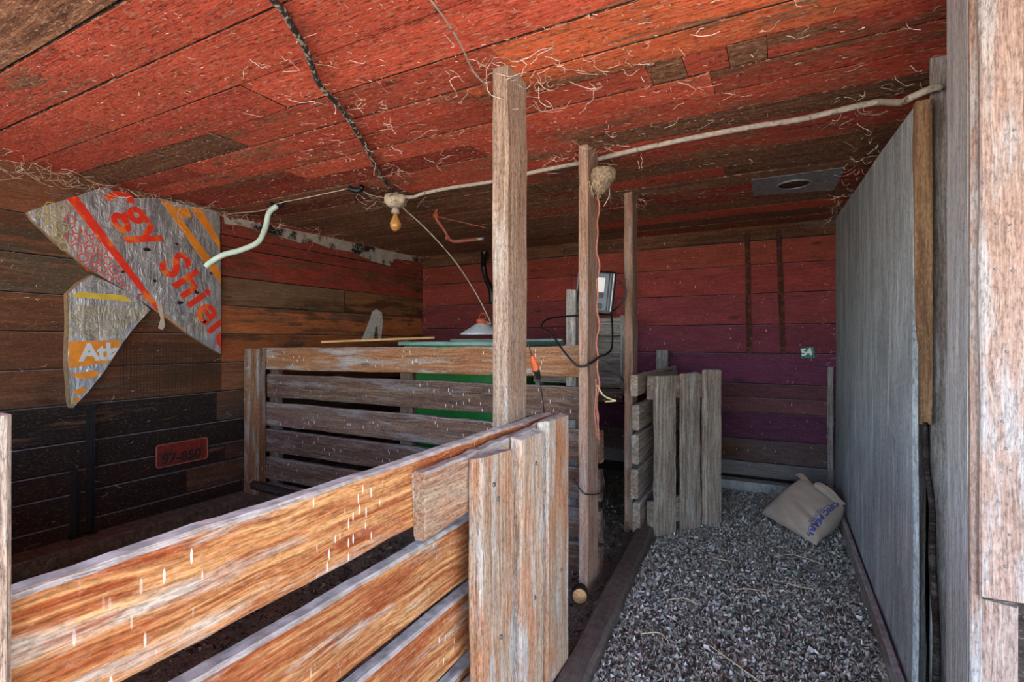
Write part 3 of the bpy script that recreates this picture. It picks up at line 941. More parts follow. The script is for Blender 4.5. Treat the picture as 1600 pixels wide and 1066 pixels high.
# iron angle bars on the left wall
for (yc, z0, z1, wd, lab) in ((1.290, 0.087, 0.43, 0.034, 'short black angle iron standing on the left wall ledge'),
                              (1.357, 0.087, 0.768, 0.03, 'tall black iron bar beside the short angle iron on left wall')):
    ai = empty('angle_iron', (XL + 0.03, yc, z0), lab, 'iron bar')
    box('flange', (XL + 0.013, yc - wd / 2, z0), (XL + 0.019, yc + wd / 2, z1), M_black_iron, ai, 0.001)
    box('flange', (XL + 0.019, yc + wd / 2 - 0.006, z0), (XL + 0.045, yc + wd / 2, z1 - 0.003), M_black_iron, ai, 0.001)
    box('foot', (XL + 0.013, yc - wd / 2 - 0.01, z0), (XL + 0.06, yc + wd / 2 + 0.004, z0 + 0.01), M_black_iron, ai, 0.002)

# torn wire netting on left wall
vs_, fs = [], []
for i in range(34):
    y = 1.50 + i * 0.017
    top = 1.10 - max(0, (y - 1.75)) * 0.2
    tube_geo([V((XL + 0.0145, y, 0.79 + 0.02 * math.sin(i))), V((XL + 0.0145, y + 0.004 * math.sin(i * 2), top))], 0.0011, 4, vs_, fs)
for i in range(18):
    z = 0.80 + i * 0.017
    tube_geo([V((XL + 0.0162, 1.50 + 0.03 * math.sin(i * 1.7), z)), V((XL + 0.0162, 2.06, z + 0.003 * math.sin(i)))], 0.0011, 4, vs_, fs)
wm_ = mk('wire_netting', vs_, fs, M_meshwire)
tag(wm_, 'fine rusty wire netting nailed to left wall below the foil board', 'netting', kind='stuff')

# torn grey paper along the top of the left wall and flaking white patch
pt = [(2.09, 1.925), (2.5, 1.93), (3.0, 1.94), (3.6, 1.94), (4.15, 1.945), (4.15, 1.90), (3.78, 1.88), (3.70, 1.80), (3.45, 1.815), (3.2, 1.86), (3.0, 1.85), (2.8, 1.875), (2.72, 1.84), (2.45, 1.872), (2.2, 1.88), (2.1, 1.87)]
tp = extrude_poly('torn_paper_strip', pt, lambda a, b: (XL + 0.018, a, b), (-0.002, 0, 0), M_tarpaper)
tag(tp, 'torn grey paper strip with black spots along top of left wall', 'paper strip')
pa = [(3.525, 1.389), (3.60, 1.36), (3.61, 1.25), (3.585, 1.118), (3.55, 1.117), (3.545, 1.22), (3.515, 1.24), (3.49, 1.118), (3.34, 1.112), (3.39, 1.19), (3.44, 1.288), (3.47, 1.36)]
pw_ = extrude_poly('flaking_paint_patch', pa, lambda a, b: (XL + 0.0165, a, b), (-0.002, 0, 0), M_patch)
tag(pw_, 'flaking white paint patch on left wall above the cross fence', 'paint patch')

# ------------------------------------------------------------ ceiling fittings
zc = CEIL - 0.006
cl = empty('ceiling_lamp', (-1.993, 2.332, 1.745), 'porcelain ceiling lamp holder with a bare amber bulb', 'lamp')
vs_, fs = [], []
prof = [(0.030, 0), (0.058, -0.004), (0.062, -0.028), (0.059, -0.054), (0.040, -0.070), (0.022, -0.074)]
seg = 40
for (r, z) in prof:
    for k in range(seg):
        a = 2 * math.pi * k / seg
        rr = r * (1 + 0.09 * math.cos(a * 6)) if r > 0.03 else r
        vs_.append((-1.993 + rr * math.cos(a), 2.332 + rr * math.sin(a), zc + z))
for i in range(len(prof) - 1):
    for k in range(seg):
        k2 = (k + 1) % seg
        fs.append((i * seg + k, (i + 1) * seg + k, (i + 1) * seg + k2, i * seg + k2))
fs.append(tuple(range(seg)))
fs.append(tuple((len(prof) - 1) * seg + k for k in reversed(range(seg))))
mk('box_cover', vs_, fs, M_porc, cl, smooth=True)
soc = lathe('socket', [(0.010, 0.0), (0.014, -0.006), (0.022, -0.012), (0.023, -0.037), (0.02, -0.038)][::-1], (-1.993, 2.332, zc - 0.072), M_cable, cl, 20)
bp = [(0.012, 0.0), (0.014, -0.016), (0.022, -0.034), (0.030, -0.052), (0.0325, -0.070), (0.029, -0.088), (0.019, -0.100), (0.006, -0.1055), (0.0005, -0.106)]
lathe('bulb', bp[::-1], (-1.993, 2.332, zc - 0.106), M_bulb, soc, 28)

cb = tube('cloth_cable', [(-1.05, 0.62, 1.943), (-1.115, 0.855, 1.945), (-1.156, 0.935, 1.943), (-1.229, 1.05, 1.945), (-1.345, 1.2, 1.944), (-1.42, 1.37, 1.945), (-1.588, 1.66, 1.944),
                         (-1.769, 1.937, 1.945), (-1.93, 2.22, 1.944), (-1.965, 2.275, 1.938)], 0.009, M_loom, sides=8)
tag(cb, 'old black and grey cloth cable snaking along ceiling to the bulb', 'cable')
cg = tube('grey_cable', [(-1.925, 2.335, 1.935), (-1.86, 2.335, 1.925), (-1.789, 2.325, 1.932), (-1.62, 2.33, 1.94), (-1.339, 2.34, 1.94), (-1.09, 2.30, 1.938), (-0.88, 2.284, 1.938), (-0.80, 2.276, 1.935), (-0.70, 2.26, 1.937),
                         (-0.485, 2.235, 1.94), (-0.3, 2.22, 1.94), (-0.088, 2.21, 1.938), (0.064, 2.215, 1.936), (0.223, 2.183, 1.934), (0.30, 2.165, 1.930), (0.325, 2.06, 1.88), (0.340, 1.99, 1.85), (0.352, 1.94, 1.84), (0.40, 1.925, 1.85), (0.42, 1.93, 1.85)],
          [0.010] * 8 + [0.011] * 12, M_cable, sides=8)
tag(cg, 'thick dusty grey cable running along ceiling from bulb to plywood', 'cable')
lc = tube('lamp_cord', [(-1.985, 2.36, 1.900), (-1.90, 2.52, 1.77), (-1.83, 2.70, 1.61), (-1.78, 2.86, 1.43), (-1.745, 2.96, 1.28), (-1.735, 2.995, 1.215), (-1.775, 3.0, 1.235), (-1.80, 3.0, 1.245)], 0.004, M_cable, sides=6)
tag(lc, 'pale cord curving down from ceiling bulb to the hanging heat lamp', 'cord')
sg_ = tube('ceiling_string', [(-0.76, 0.95, 1.947), (-0.77, 1.037, 1.946), (-0.786, 1.13, 1.947), (-0.809, 1.227, 1.945), (-0.854, 1.367, 1.946), (-0.86, 1.45, 1.94), (-0.90, 1.56, 1.944)], 0.0026, M_cable, sides=6)
tag(sg_, 'thin dusty string along ceiling beside top of the tan post', 'string')
bw = tube('thin_bell_wire', [(-3.18, 2.10, 1.93), (-2.9, 2.13, 1.925), (-2.70, 2.09, 1.935), (-2.45, 2.09, 1.938), (-2.2, 2.09, 1.942), (-2.09, 2.1, 1.944), (-2.05, 2.2, 1.925), (-2.03, 2.28, 1.93)], 0.003, M_cable, sides=6)
tag(bw, 'thin pale wire along ceiling from left wall to the bulb', 'wire')
for (x, y, lab) in ((-2.055, 2.085, 'black tape lump on ceiling left of the bulb'), (-2.72, 2.10, 'black tape lump on ceiling at top of the pale hose')):
    vs_, fs = tube_geo(smooth_path([(x - 0.045, y - 0.01, 1.94), (x - 0.01, y, 1.925), (x + 0.02, y + 0.01, 1.928), (x + 0.04, y, 1.94)]), 0.016, 8)
    tag(mk('tape_lump', [V(v) + V((0, 0, 1)) * 0.006 * mnoise.noise(V(v) * 60) for v in vs_], fs, M_blackp, smooth=True), lab, 'tape')
hs = tube('pale_hose', [(-2.72, 2.10, 1.925), (-2.755, 2.07, 1.88), (-2.775, 2.06, 1.79), (-2.80, 2.03, 1.70), (-2.86, 1.96, 1.645), (-2.92, 1.89, 1.61), (-2.97, 1.845, 1.565), (-2.99, 1.825, 1.535)], 0.0165, M_hose, sides=12)
tag(hs, 'pale green hose dangling from ceiling in front of the foil board', 'hose')

# vent plate with a round hole
vp = empty('vent_plate', (0.065, 3.17, zc - 0.006), 'grey metal plate with a round hole on ceiling near the plywood', 'metal plate')
outer = [(-0.137, 2.985), (0.0, 2.983), (0.14, 2.982), (0.278, 2.98), (0.272, 3.18), (0.265, 3.393), (0.13, 3.37), (0.0, 3.345), (-0.14, 3.325), (-0.139, 3.15)]
seg = 40
cx, cy, hr = 0.062, 3.17, 0.083
import bisect
vs_, fs = [], []


def ray_out(a):
    d = V((math.cos(a), math.sin(a)))
    best = None
    for i in range(len(outer)):
        p, q = V(outer[i]), V(outer[(i + 1) % len(outer)])
        e = q - p
        den = d.x * e.y - d.y * e.x
        if abs(den) < 1e-9: continue
        w_ = p - V((cx, cy))
        t = (w_.x * e.y - w_.y * e.x) / den
        s = (w_.x * d.y - w_.y * d.x) / den
        if t > 0 and -1e-6 <= s <= 1 + 1e-6: best = t if best is None else min(best, t)
    return best


angs = sorted([2 * math.pi * k / seg for k in range(seg)] + [math.atan2(p[1] - cy, p[0] - cx) % (2 * math.pi) for p in (outer[0], outer[3], outer[5], outer[8])])
n = len(angs)
for a in angs:
    t = ray_out(a)
    for (r, z) in ((t, zc - 0.003), (hr, zc - 0.003), (hr, zc - 0.009), (hr - 0.006, zc - 0.009), (hr - 0.006, zc), (t, zc)):
        vs_.append((cx + r * math.cos(a), cy + r * math.sin(a), z))
for k in range(n):
    k2 = (k + 1) % n
    for j in range(6):
        j2 = (j + 1) % 6
        fs.append((k * 6 + j, k2 * 6 + j, k2 * 6 + j2, k * 6 + j2))
mk('plate', vs_, fs, M_zinc, vp)
lathe('hole_back', [(hr - 0.007, 0), (hr - 0.007, 0.003)], (cx, cy, zc - 0.004), M_rust, vp, 32)

# rusty clamp arm under the ceiling at the back, and dark conduit
ra = empty('rusty_lamp_bracket', (-1.96, 2.68, 1.72), 'rusty red jointed bracket hanging from ceiling behind the bulb', 'bracket')
tube('arm', [(-1.965, 2.70, 1.95), (-1.97, 2.69, 1.90), (-1.925, 2.72, 1.82), (-1.90, 2.74, 1.765)], 0.009, M_redwire, ra, 8)
tube('arm', [(-1.91, 2.73, 1.765), (-1.87, 2.76, 1.745), (-1.80, 2.80, 1.752), (-1.74, 2.84, 1.76)], 0.010, M_redwire, ra, 8)
tube('tip', [(-1.745, 2.838, 1.76), (-1.71, 2.86, 1.766)], 0.011, M_zinc, ra, 8, sm=False)
lathe('joint', [(0.016, -0.012), (0.018, 0), (0.016, 0.012)], (-1.905, 2.735, 1.765), M_redwire, ra, 14)
lathe('joint', [(0.016, -0.012), (0.018, 0), (0.016, 0.012)], (-1.968, 2.69, 1.905), M_orange, ra, 14)
tube('wire', [(-1.96, 2.69, 1.90), (-1.82, 2.80, 1.868), (-1.70, 2.90, 1.84)], 0.003, M_redwire, ra, 6)
cd = tube('black_conduit', [(-2.44, 4.10, 1.94), (-2.45, 4.11, 1.90), (-2.50, 4.18, 1.82), (-2.48, 4.188, 1.70), (-2.42, 4.188, 1.58), (-2.41, 4.188, 1.45)], [0.03, 0.028, 0.024, 0.022, 0.030, 0.03], M_blackp, sides=10)
tag(cd, 'black conduit bending down the back wall near the left corner', 'conduit')

# ------------------------------------------------------------ heat lamp
hl = empty('heat_lamp', (-1.815, 3.0, 1.14), 'grey enamel heat lamp shade with orange cap hanging over the green bin', 'lamp')
hc = (-1.805, 3.0, 1.143)
lathe('shade', [(0.148, 0.0), (0.15, 0.004), (0.145, 0.010), (0.10, 0.036), (0.055, 0.066), (0.036, 0.078), (0.030, 0.078), (0.05, 0.062), (0.10, 0.030), (0.142, 0.002)], hc, M_enamel, hl, 40, close=False)
lathe('cap', [(0.030, 0.0), (0.038, 0.004), (0.036, 0.016), (0.040, 0.022), (0.038, 0.030), (0.018, 0.036)], (hc[0], hc[1], hc[2] + 0.074), M_orange, hl, 24)
tube('hook', [(hc[0] - 0.024, hc[1], hc[2] + 0.104), (hc[0] - 0.02, hc[1], hc[2] + 0.130), (hc[0], hc[1], hc[2] + 0.145), (hc[0] + 0.022, hc[1], hc[2] + 0.138), (hc[0] + 0.03, hc[1], hc[2] + 0.108)], 0.004, M_redwire, hl, 6)

# ------------------------------------------------------------ green bin behind the cross fence, lath on top
gb = empty('green_brooder_bin', (-1.80, 3.02, 0.0), 'green plastic bin with dusty teal rim behind the cross fence', 'bin')
box('body', (-2.25, 2.70, 0.02), (-1.36, 3.32, 1.075), M_green, gb, 0.03)
for (lo, hi) in (((-2.27, 2.68, 1.07), (-1.34, 2.73, 1.095)), ((-2.27, 3.29, 1.07), (-1.34, 3.34, 1.115)), ((-2.27, 2.73, 1.07), (-2.22, 3.29, 1.10)), ((-1.39, 2.73, 1.07), (-1.34, 3.29, 1.10))):
    box('rim', lo, hi, M_teal, gb, 0.006)
la = plank('wooden_lath', (-2.255, 2.48, 1.108), V((-0.535 * -1, 0.43, 0.028)), V((0.43, -0.535, 0)), 0.70, 0.03, 0.014, M_lath, n=10, jit=0.002, endjit=0.01)
tag(la, 'raw wooden lath lying from the cross fence onto the green bin', 'lath')

# ------------------------------------------------------------ charger on a grey stub post
sb = plank('stub_post', (-1.005, 2.62, 0.69), Z_, X_, 1.38, 0.055, 0.045, M_grey, n=12, jit=0.003, endjit=0.005)
tag(sb, 'grey weathered stub post carrying the black fence charger', 'post', kind='thing')
ec = empty('fence_charger', (-0.88, 2.70, 1.25), 'black electric fence charger box with white label behind the twine post', 'charger')
CA = M.Translation((-0.893, 2.70, 1.365)) @ M.Rotation(math.radians(22), 4, 'Z') @ M.Rotation(math.radians(6), 4, 'Y')


def cbox(name, lo, hi, mat, ch=0.006, parent=None):
    lo, hi = V(lo), V(hi)
    bm = bmesh.new()
    bmesh.ops.create_cube(bm, size=1.0)
    for vt in bm.verts:
        vt.co = V([(lo[i] + hi[i]) / 2 + (hi[i] - lo[i]) * vt.co[i] for i in range(3)])
    bmesh.ops.bevel(bm, geom=bm.edges[:], offset=ch, segments=3, affect='EDGES', profile=0.6)
    me = bpy.data.meshes.new(name)
    bm.to_mesh(me)
    bm.free()
    me.materials.append(mat)
    return link(bpy.data.objects.new(name, me), CA.copy(), parent or ec)


cbox('casing', (-0.105, -0.045, -0.118), (0.095, 0.055, 0.118), M_blackp, 0.018)
fpn = cbox('front_panel', (-0.085, -0.053, -0.098), (0.055, -0.043, 0.102), M_greyp, 0.004)
cbox('label', (-0.005, -0.0555, 0.0), (0.035, -0.0525, 0.078), M_white, 0.0008, fpn)
cbox('rib', (0.060, -0.056, -0.10), (0.066, -0.044, 0.105), M_greyp, 0.002)
cbox('rib', (0.076, -0.054, -0.10), (0.082, -0.040, 0.105), M_enamel, 0.002)
cbox('side_panel', (-0.112, -0.035, -0.085), (-0.104, 0.04, 0.10), M_greyp, 0.003)
for z in (-0.02, -0.075):
    cbox('terminal', (0.0, -0.066, z - 0.012), (0.03, -0.052, z + 0.012), M_blackp, 0.003, fpn)


def cpt(x, y, z):
    return CA @ V((x, y, z))


tube('carry_loop', [cpt(0.092, 0, 0.075), cpt(0.118, 0.0, 0.07), cpt(0.150, 0.0, 0.035), cpt(0.150, 0, -0.02), cpt(0.12, 0, -0.07), cpt(0.085, -0.03, -0.10)], 0.005, M_blackp, ec, 8)
w1 = tube('black_lead', [(-0.80, 2.66, 1.250), (-0.785, 2.62, 1.215), (-0.76, 2.55, 1.15), (-0.735, 2.45, 1.065), (-0.74, 2.36, 1.035), (-0.728, 2.24, 1.03), (-0.72, 2.10, 1.005), (-0.765, 2.09, 0.99), (-0.80, 2.09, 1.01),
                         (-0.87, 2.12, 1.075), (-0.935, 2.17, 1.135), (-1.0, 2.22, 1.16), (-1.02, 2.28, 1.195), (-1.00, 2.34, 1.215), (-0.96, 2.42, 1.225), (-0.955, 2.58, 1.235)], 0.005, M_blackp, sides=8)
tag(w1, 'black lead looping from fence charger round the twine post', 'cable')
vs_, fs = [], []
ci = empty('cable_tail', (-0.79, 3.80, 0.75), 'thin black wire coil in front of the grey nest box', 'wire')
tube('wire', [(-0.98, 3.78, 1.02), (-0.95, 3.72, 0.90), (-0.93, 3.70, 0.80), (-0.98, 3.72, 0.76), (-1.06, 3.78, 0.83)], 0.004, M_blackp, ci, 6)

# grey nest box on the back wall
nb = empty('grey_nest_box', (-1.30, 4.0, 0.62), 'grey weathered wooden nest box with shelf on the back wall', 'nest box')
z = 0.72
for h in (0.135, 0.14, 0.145, 0.15):
    plank('board', (-1.315, 4.03, z + h / 2), X_, Z_, 0.42, h - 0.006, 0.02, M_grey, nb, n=6, jit=0.002)
    z += h
plank('stile', (-1.102, 4.005, 1.005), Z_, X_, 0.60, 0.05, 0.026, M_grey, nb, n=6, jit=0.002)
plank('stile', (-1.53, 4.005, 1.005), Z_, X_, 0.60, 0.05, 0.026, M_grey, nb, n=6, jit=0.002)
plank('brace', (-1.31, 4.012, 0.93), V((0.36, 0, -0.20)), V((0.2, 0, 0.36)), 0.42, 0.04, 0.015, M_grey, nb, n=5, jit=0.002)
plank('shelf', (-1.31, 3.90, 0.70), X_, Y_, 0.52, 0.26, 0.03, M_grey, nb, n=6, jit=0.003)
plank('shelf_front', (-1.31, 3.762, 0.675), X_, Z_, 0.52, 0.07, 0.02, M_pen, nb, n=6, jit=0.003)
box('side_panel', (-1.555, 4.04, 0.685), (-1.535, 4.205, 1.29), M_grey, nb, 0.002)
box('side_panel', (-1.095, 4.04, 0.685), (-1.075, 4.205, 1.29), M_grey, nb, 0.002)

# grey crate in the slot right of the green bin
cr = empty('grey_crate', (-1.10, 2.86, 0.0), 'grey slatted crate seen through the cross fence right of the green bin', 'crate')
for z in (0.62, 0.77, 0.92):
    plank('slat', (-1.11, 2.74, z), X_, Z_, 0.36, 0.12, 0.018, M_grey, cr, n=5, jit=0.003)
for x in (-1.27, -0.95):
    plank('corner_post', (x, 2.77, 0.50), Z_, X_, 1.0, 0.04, 0.04, M_grey, cr, n=5, jit=0.002)

# ------------------------------------------------------------ things on the twine post
vs_, fs = [], []
ns = empty('swallow_nest', (-0.69, 2.18, 1.74), 'round mud and straw bird nest stuck high on the twine post', 'nest')
nc = V((-0.690, 2.175, 1.822))
segu, segv = 26, 16
for j in range(segv + 1):
    ph = math.pi * j / segv
    for i in range(segu):
        th = 2 * math.pi * i / segu
        d = V((math.sin(ph) * math.cos(th), math.sin(ph) * math.sin(th), math.cos(ph)))
        r = 0.057 + 0.007 * mnoise.noise(d * 6) + 0.004 * mnoise.noise(d * 17)
        p = d * r
        if d.z > 0.55: p.z -= (d.z - 0.55) * 0.05
        if d.z < -0.2: p = V((p.x * 0.85 - 0.012, p.y, p.z * 1.35))
        vs_.append(nc + p)
for j in range(segv):
    for i in range(segu):
        i2 = (i + 1) % segu
        fs.append((j * segu + i, (j + 1) * segu + i, (j + 1) * segu + i2, j * segu + i2))
mk('mud_cup', vs_, fs, M_nest, ns, smooth=True)
vs_, fs = [], []
for i in range(60):
    a = nc + V((random.uniform(-0.05, 0.0), random.uniform(-0.06, 0.02), random.uniform(-0.06, 0.0)))
    d = V((random.uniform(-0.4, 0.4), random.uniform(-0.4, 0.3), -1)).normalized() * random.uniform(0.015, 0.045)
    tube_geo([a, a + d * 0.5 + V((random.uniform(-1, 1), random.uniform(-1, 1), 0)) * 0.006, a + d], 0.0011, 3, vs_, fs)
tag(mk('straw', vs_, fs, M_straw, ns), kind='stuff')
tube('feather_strand', [nc + V((0.035, -0.02, -0.06)), nc + V((0.033, -0.025, -0.10)), nc + V((0.012, -0.03, -0.14))], 0.002, M_cable, ns, 5)

tpath = []
for i in range(40):
    t = i / 39
    tpath.append((-0.736 + 0.005 * math.sin(i * 1.3), 2.238 + 0.014 * math.sin(i * 0.7), 1.75 - t * 1.10))
tw = empty('red_twine', (-0.735, 2.24, 0.62), 'faded red twine hanging down the side of the brown post', 'twine')
tube('strand', tpath, 0.0045, M_twine, tw, 6, k=2)
tube('strand', [(-0.737, 2.21 + 0.012 * math.sin(i * 0.9), 0.93 - i * 0.028) for i in range(10)] + [(-0.735, 2.25, 0.66), (-0.733, 2.235, 0.72), (-0.735, 2.22, 0.78)], 0.0035, M_twine, tw, 6, k=3)
tube('loose_end', [(-0.738, 2.235, 0.90), (-0.71, 2.24, 0.855), (-0.67, 2.25, 0.835), (-0.655, 2.25, 0.832), (-0.68, 2.25, 0.828), (-0.705, 2.25, 0.825)], 0.004, M_straw, tw, 6)
hw = tube('post_wire', [(-0.80, 2.10, 0.50), (-0.76, 2.09, 0.455), (-0.735, 2.10, 0.44), (-0.718, 2.2, 0.42), (-0.715, 2.27, 0.43), (-0.728, 2.28, 0.50)], 0.003, M_blackp, sides=6)
tag(hw, 'thin black wire bent around foot of the brown post', 'wire')

gh = empty('gate_handle', (-0.71, 1.49, 0.86), 'orange and black fence gate handle hanging by the tan post', 'gate handle')
tube('grip', [(-0.715, 1.500, 1.052), (-0.712, 1.508, 1.03), (-0.709, 1.518, 1.006)], [0.006, 0.011, 0.012], M_orange, gh, 10)
tube('guard', [(-0.709, 1.518, 1.006), (-0.706, 1.528, 0.985), (-0.704, 1.534, 0.974)], [0.013, 0.009, 0.005], M_blackp, gh, 10)
tube('wire', [(-0.722, 1.485, 1.10), (-0.719, 1.492, 1.075), (-0.715, 1.500, 1.05)], 0.002, M_blackp, gh, 5)
tube('wire', [(-0.704, 1.534, 0.976), (-0.702, 1.55, 0.93), (-0.700, 1.565, 0.86)], 0.0022, M_blackp, gh, 5)

# ------------------------------------------------------------ back wall things
for (xa, xb, zt, lab) in ((-0.222, -0.210, 1.917, 'left rusty iron strap hanging on the red back wall'), (-0.015, 0.014, 1.92, 'right rusty iron strap hanging on the red back wall')):
    is_ = empty('iron_strap', (xa, YB - 0.02, 1.0), lab, 'strap')
    u = V((xa - xb, 0, zt - 1.006))
    plank('strap', ((xa + xb) / 2, YB - 0.020, (zt + 1.006) / 2), u, X_ - u.normalized() * u.normalized().x, u.length, 0.034, 0.008, M_rust, is_, n=14, jit=0.002, ch=0.001)
    for t in (0.06, 0.5, 0.94):
        p = V((xb, YB - 0.024, 1.006)) + u * t
        lathe('rivet', [(0.006, 0), (0.005, 0.004), (0.001, 0.005)], p, M_rust, is_, 10, axis=(0, -1, 0))
ts = empty('number_tag', (0.168, YB - 0.012, 0.97), 'small teal number tag on the back wall near the plywood', 'sign')
tmx = M.Translation((0.168, YB - 0.0165, 1.016)) @ M.Rotation(math.radians(-8), 4, 'Y')
mk('tag_plate', [tmx @ V((sx * 0.041, y, sz * 0.037)) for y in (-0.002, 0.002) for sx, sz in ((-1, -1), (1, -1), (1, 1), (-1, 1))],
   [(0, 1, 2, 3), (7, 6, 5, 4), (0, 4, 5, 1), (1, 5, 6, 2), (2, 6, 7, 3), (3, 7, 4, 0)], M_greytag, ts)
tm = text_mesh('54', 0.066, 0.0006, 1.0, 0.003)
text_obj('digits', tm, tmx @ M.Translation((-0.038, -0.0028, -0.016)) @ M.Rotation(math.radians(90), 4, 'X'), M_whitepaint, ts)
for (a, b) in ((-0.03, -0.028), (0.03, -0.028)):
    lathe('nail', [(0.004, 0), (0.003, 0.003)], tmx @ V((a, -0.002, b)), M_black_iron, ts, 8, axis=(0, -1, 0))

# ------------------------------------------------------------ feed bag
bag = empty('feed_bag', (0.13, 3.45, 0.0), 'slumped brown paper feed bag on the floor by the plywood', 'bag')
Lc, Bc, Rc, Tc = V((-0.105, 3.49, 0.045)), V((0.165, 3.125, 0.025)), V((0.326, 3.47, 0.150)), V((0.128, 3.62, 0.262))


def bag_base(u, v):
    """u from the L-T side to the B-R side, v from L-B to T-R"""
    return (Lc * (1 - u) + Bc * u) * (1 - v) + (Tc * (1 - u) + Rc * u) * v


def bag_top(u, v):
    p = bag_base(u, v)
    e = (16 * u * (1 - u) * v * (1 - v)) ** 0.45
    n_ = (Bc - Lc).cross(Tc - Lc).normalized()
    if n_.z < 0: n_ = -n_
    wr_ = 0.017 * math.sin((u * 1.3 + v * 2.2) * 9 + 3 * mnoise.noise((u * 3, v * 3, 1))) * max(0, 1 - v * 1.4) * (0.25 + u) * min(1, 10 * v)
    return p + n_ * (0.075 * e + wr_ * e + 0.007 * mnoise.noise((u * 6, v * 6, 4)) * e)


def bag_bot(u, v):
    p = bag_base(u, v)
    e = (16 * u * (1 - u) * v * (1 - v)) ** 0.4
    q = p.copy()
    q.z = 0.012
    return p.lerp(q, min(1, e * 1.35)) + V((0.02 * e, 0.03 * e, 0))


N = 36
vs_, fs = [], []
for f_ in (bag_top, bag_bot):
    for j in range(N + 1):
        for i in range(N + 1):
            vs_.append(f_(i / N, j / N))
S = (N + 1) ** 2
for j in range(N):
    for i in range(N):
        a = j * (N + 1) + i
        q = (a, a + 1, a + N + 2, a + N + 1)
        fs.append(q)
        fs.append(tuple(S + k for k in reversed(q)))
o = mk('sack', vs_, fs, M_bag, bag, smooth=True)
bm = bmesh.new()
bm.from_mesh(o.data)
bmesh.ops.remove_doubles(bm, verts=bm.verts, dist=0.0008)
bmesh.ops.recalc_face_normals(bm, faces=bm.faces)
bm.to_mesh(o.data)
bm.free()


def strip(name, rows_, mat, parent, th=0.003):
    """solid bent strip from rows of points"""
    n, m = len(rows_), len(rows_[0])
    vs_, fs = [], []
    for s in (0, 1):
        for r in rows_:
            for p in r:
                vs_.append(V(p) + V((0.4, 0.6, 0.5)) * th * s)
    S = n * m
    for i in range(n - 1):
        for j in range(m - 1):
            q = (i * m + j, i * m + j + 1, (i + 1) * m + j + 1, (i + 1) * m + j)
            fs.append(q)
            fs.append(tuple(S + k for k in reversed(q)))
    bd = [j for j in range(m)] + [i * m + m - 1 for i in range(1, n)] + [(n - 1) * m + j for j in reversed(range(m - 1))] + [i * m for i in reversed(range(1, n - 1))]
    for k in range(len(bd)):
        a, b = bd[k], bd[(k + 1) % len(bd)]
        fs.append((b, a, S + a, S + b))
    o = mk(name, vs_, fs, mat, parent, smooth=False)
    bm = bmesh.new()
    bm.from_mesh(o.data)
    bmesh.ops.recalc_face_normals(bm, faces=bm.faces)
    bm.to_mesh(o.data)
    bm.free()
    return o


# rolled mouth at the top corner, folded end flap along the top right edge
mouth = []
for i in range(7):
    t = i / 6
    p = bag_top(0.03 + 0.27 * t, 0.965)
    k = math.sin(math.pi * min(1, t * 1.15 + 0.1))
    mouth.append([p, p + V((-0.010, 0.004, 0.012 + 0.014 * k)), p + V((-0.028, 0.012, 0.014 + 0.018 * k)), p + V((-0.045, 0.02, 0.004 + 0.006 * k))])
strip('rolled_mouth', mouth, M_bagin, bag)
flap = []
for i in range(8):
    t = i / 7
    p = bag_top(0.40 + 0.58 * t, 0.93)
    k = 0.35 + 0.65 * math.sin(math.pi * min(1, t + 0.12))
    flap.append([p, p + V((0.006, 0.02, 0.022 * k)), p + V((0.026, 0.040, 0.030 * k)), p + V((0.040, 0.06, -0.004))])
strip('end_flap', flap, M_bag, bag)

tm = text_mesh('CIFIC PEARL', 1.0, 0.0, 1.0, 0.035)
xs = [v.co.x for v in tm.vertices]
x0, x1 = min(xs), max(xs)
bm = bmesh.new()
bm.from_mesh(tm)
for _ in range(2):
    bmesh.ops.subdivide_edges(bm, edges=[e for e in bm.edges if e.calc_length() > 0.18], cuts=1)
bmesh.ops.triangulate(bm, faces=bm.faces)
tw_, tf_ = [], []
for vt in bm.verts:
    t = (vt.co.x - x0) / (x1 - x0)
    vv = 0.955 - t * 0.90
    uu = 0.880 + 0.088 * vt.co.y
    vv = min(max(vv, 0.01), 0.99)
    e = 0.002
    p = bag_top(uu, vv)
    nrm = (bag_top(uu + e, vv) - p).cross(bag_top(uu, vv + e) - p).normalized()
    if nrm.z < 0: nrm = -nrm
    tw_.append(p + nrm * 0.0022)
bm.verts.index_update()
tf_ = [tuple(v.index for v in f.verts) for f in bm.faces]
bm.free()
mk('printed_lettering', tw_, tf_, M_blue, bag)
for (uu, va, vb) in ((0.855, 0.05, 0.80), (0.83, 0.22, 0.62)):
    pts_a, pts_b = [], []
    rows_ = []
    for i in range(16):
        vv = va + (vb - va) * i / 15
        r_ = []
        for du in (0, 0.008):
            p = bag_top(uu + du, vv)
            nrm = (bag_top(uu + du + 0.002, vv) - p).cross(bag_top(uu + du, vv + 0.002) - p).normalized()
            if nrm.z < 0: nrm = -nrm
            r_.append(p + nrm * 0.0016)
        rows_.append(r_)
    strip('printed_line', rows_, M_blue, bag, 0.0003)

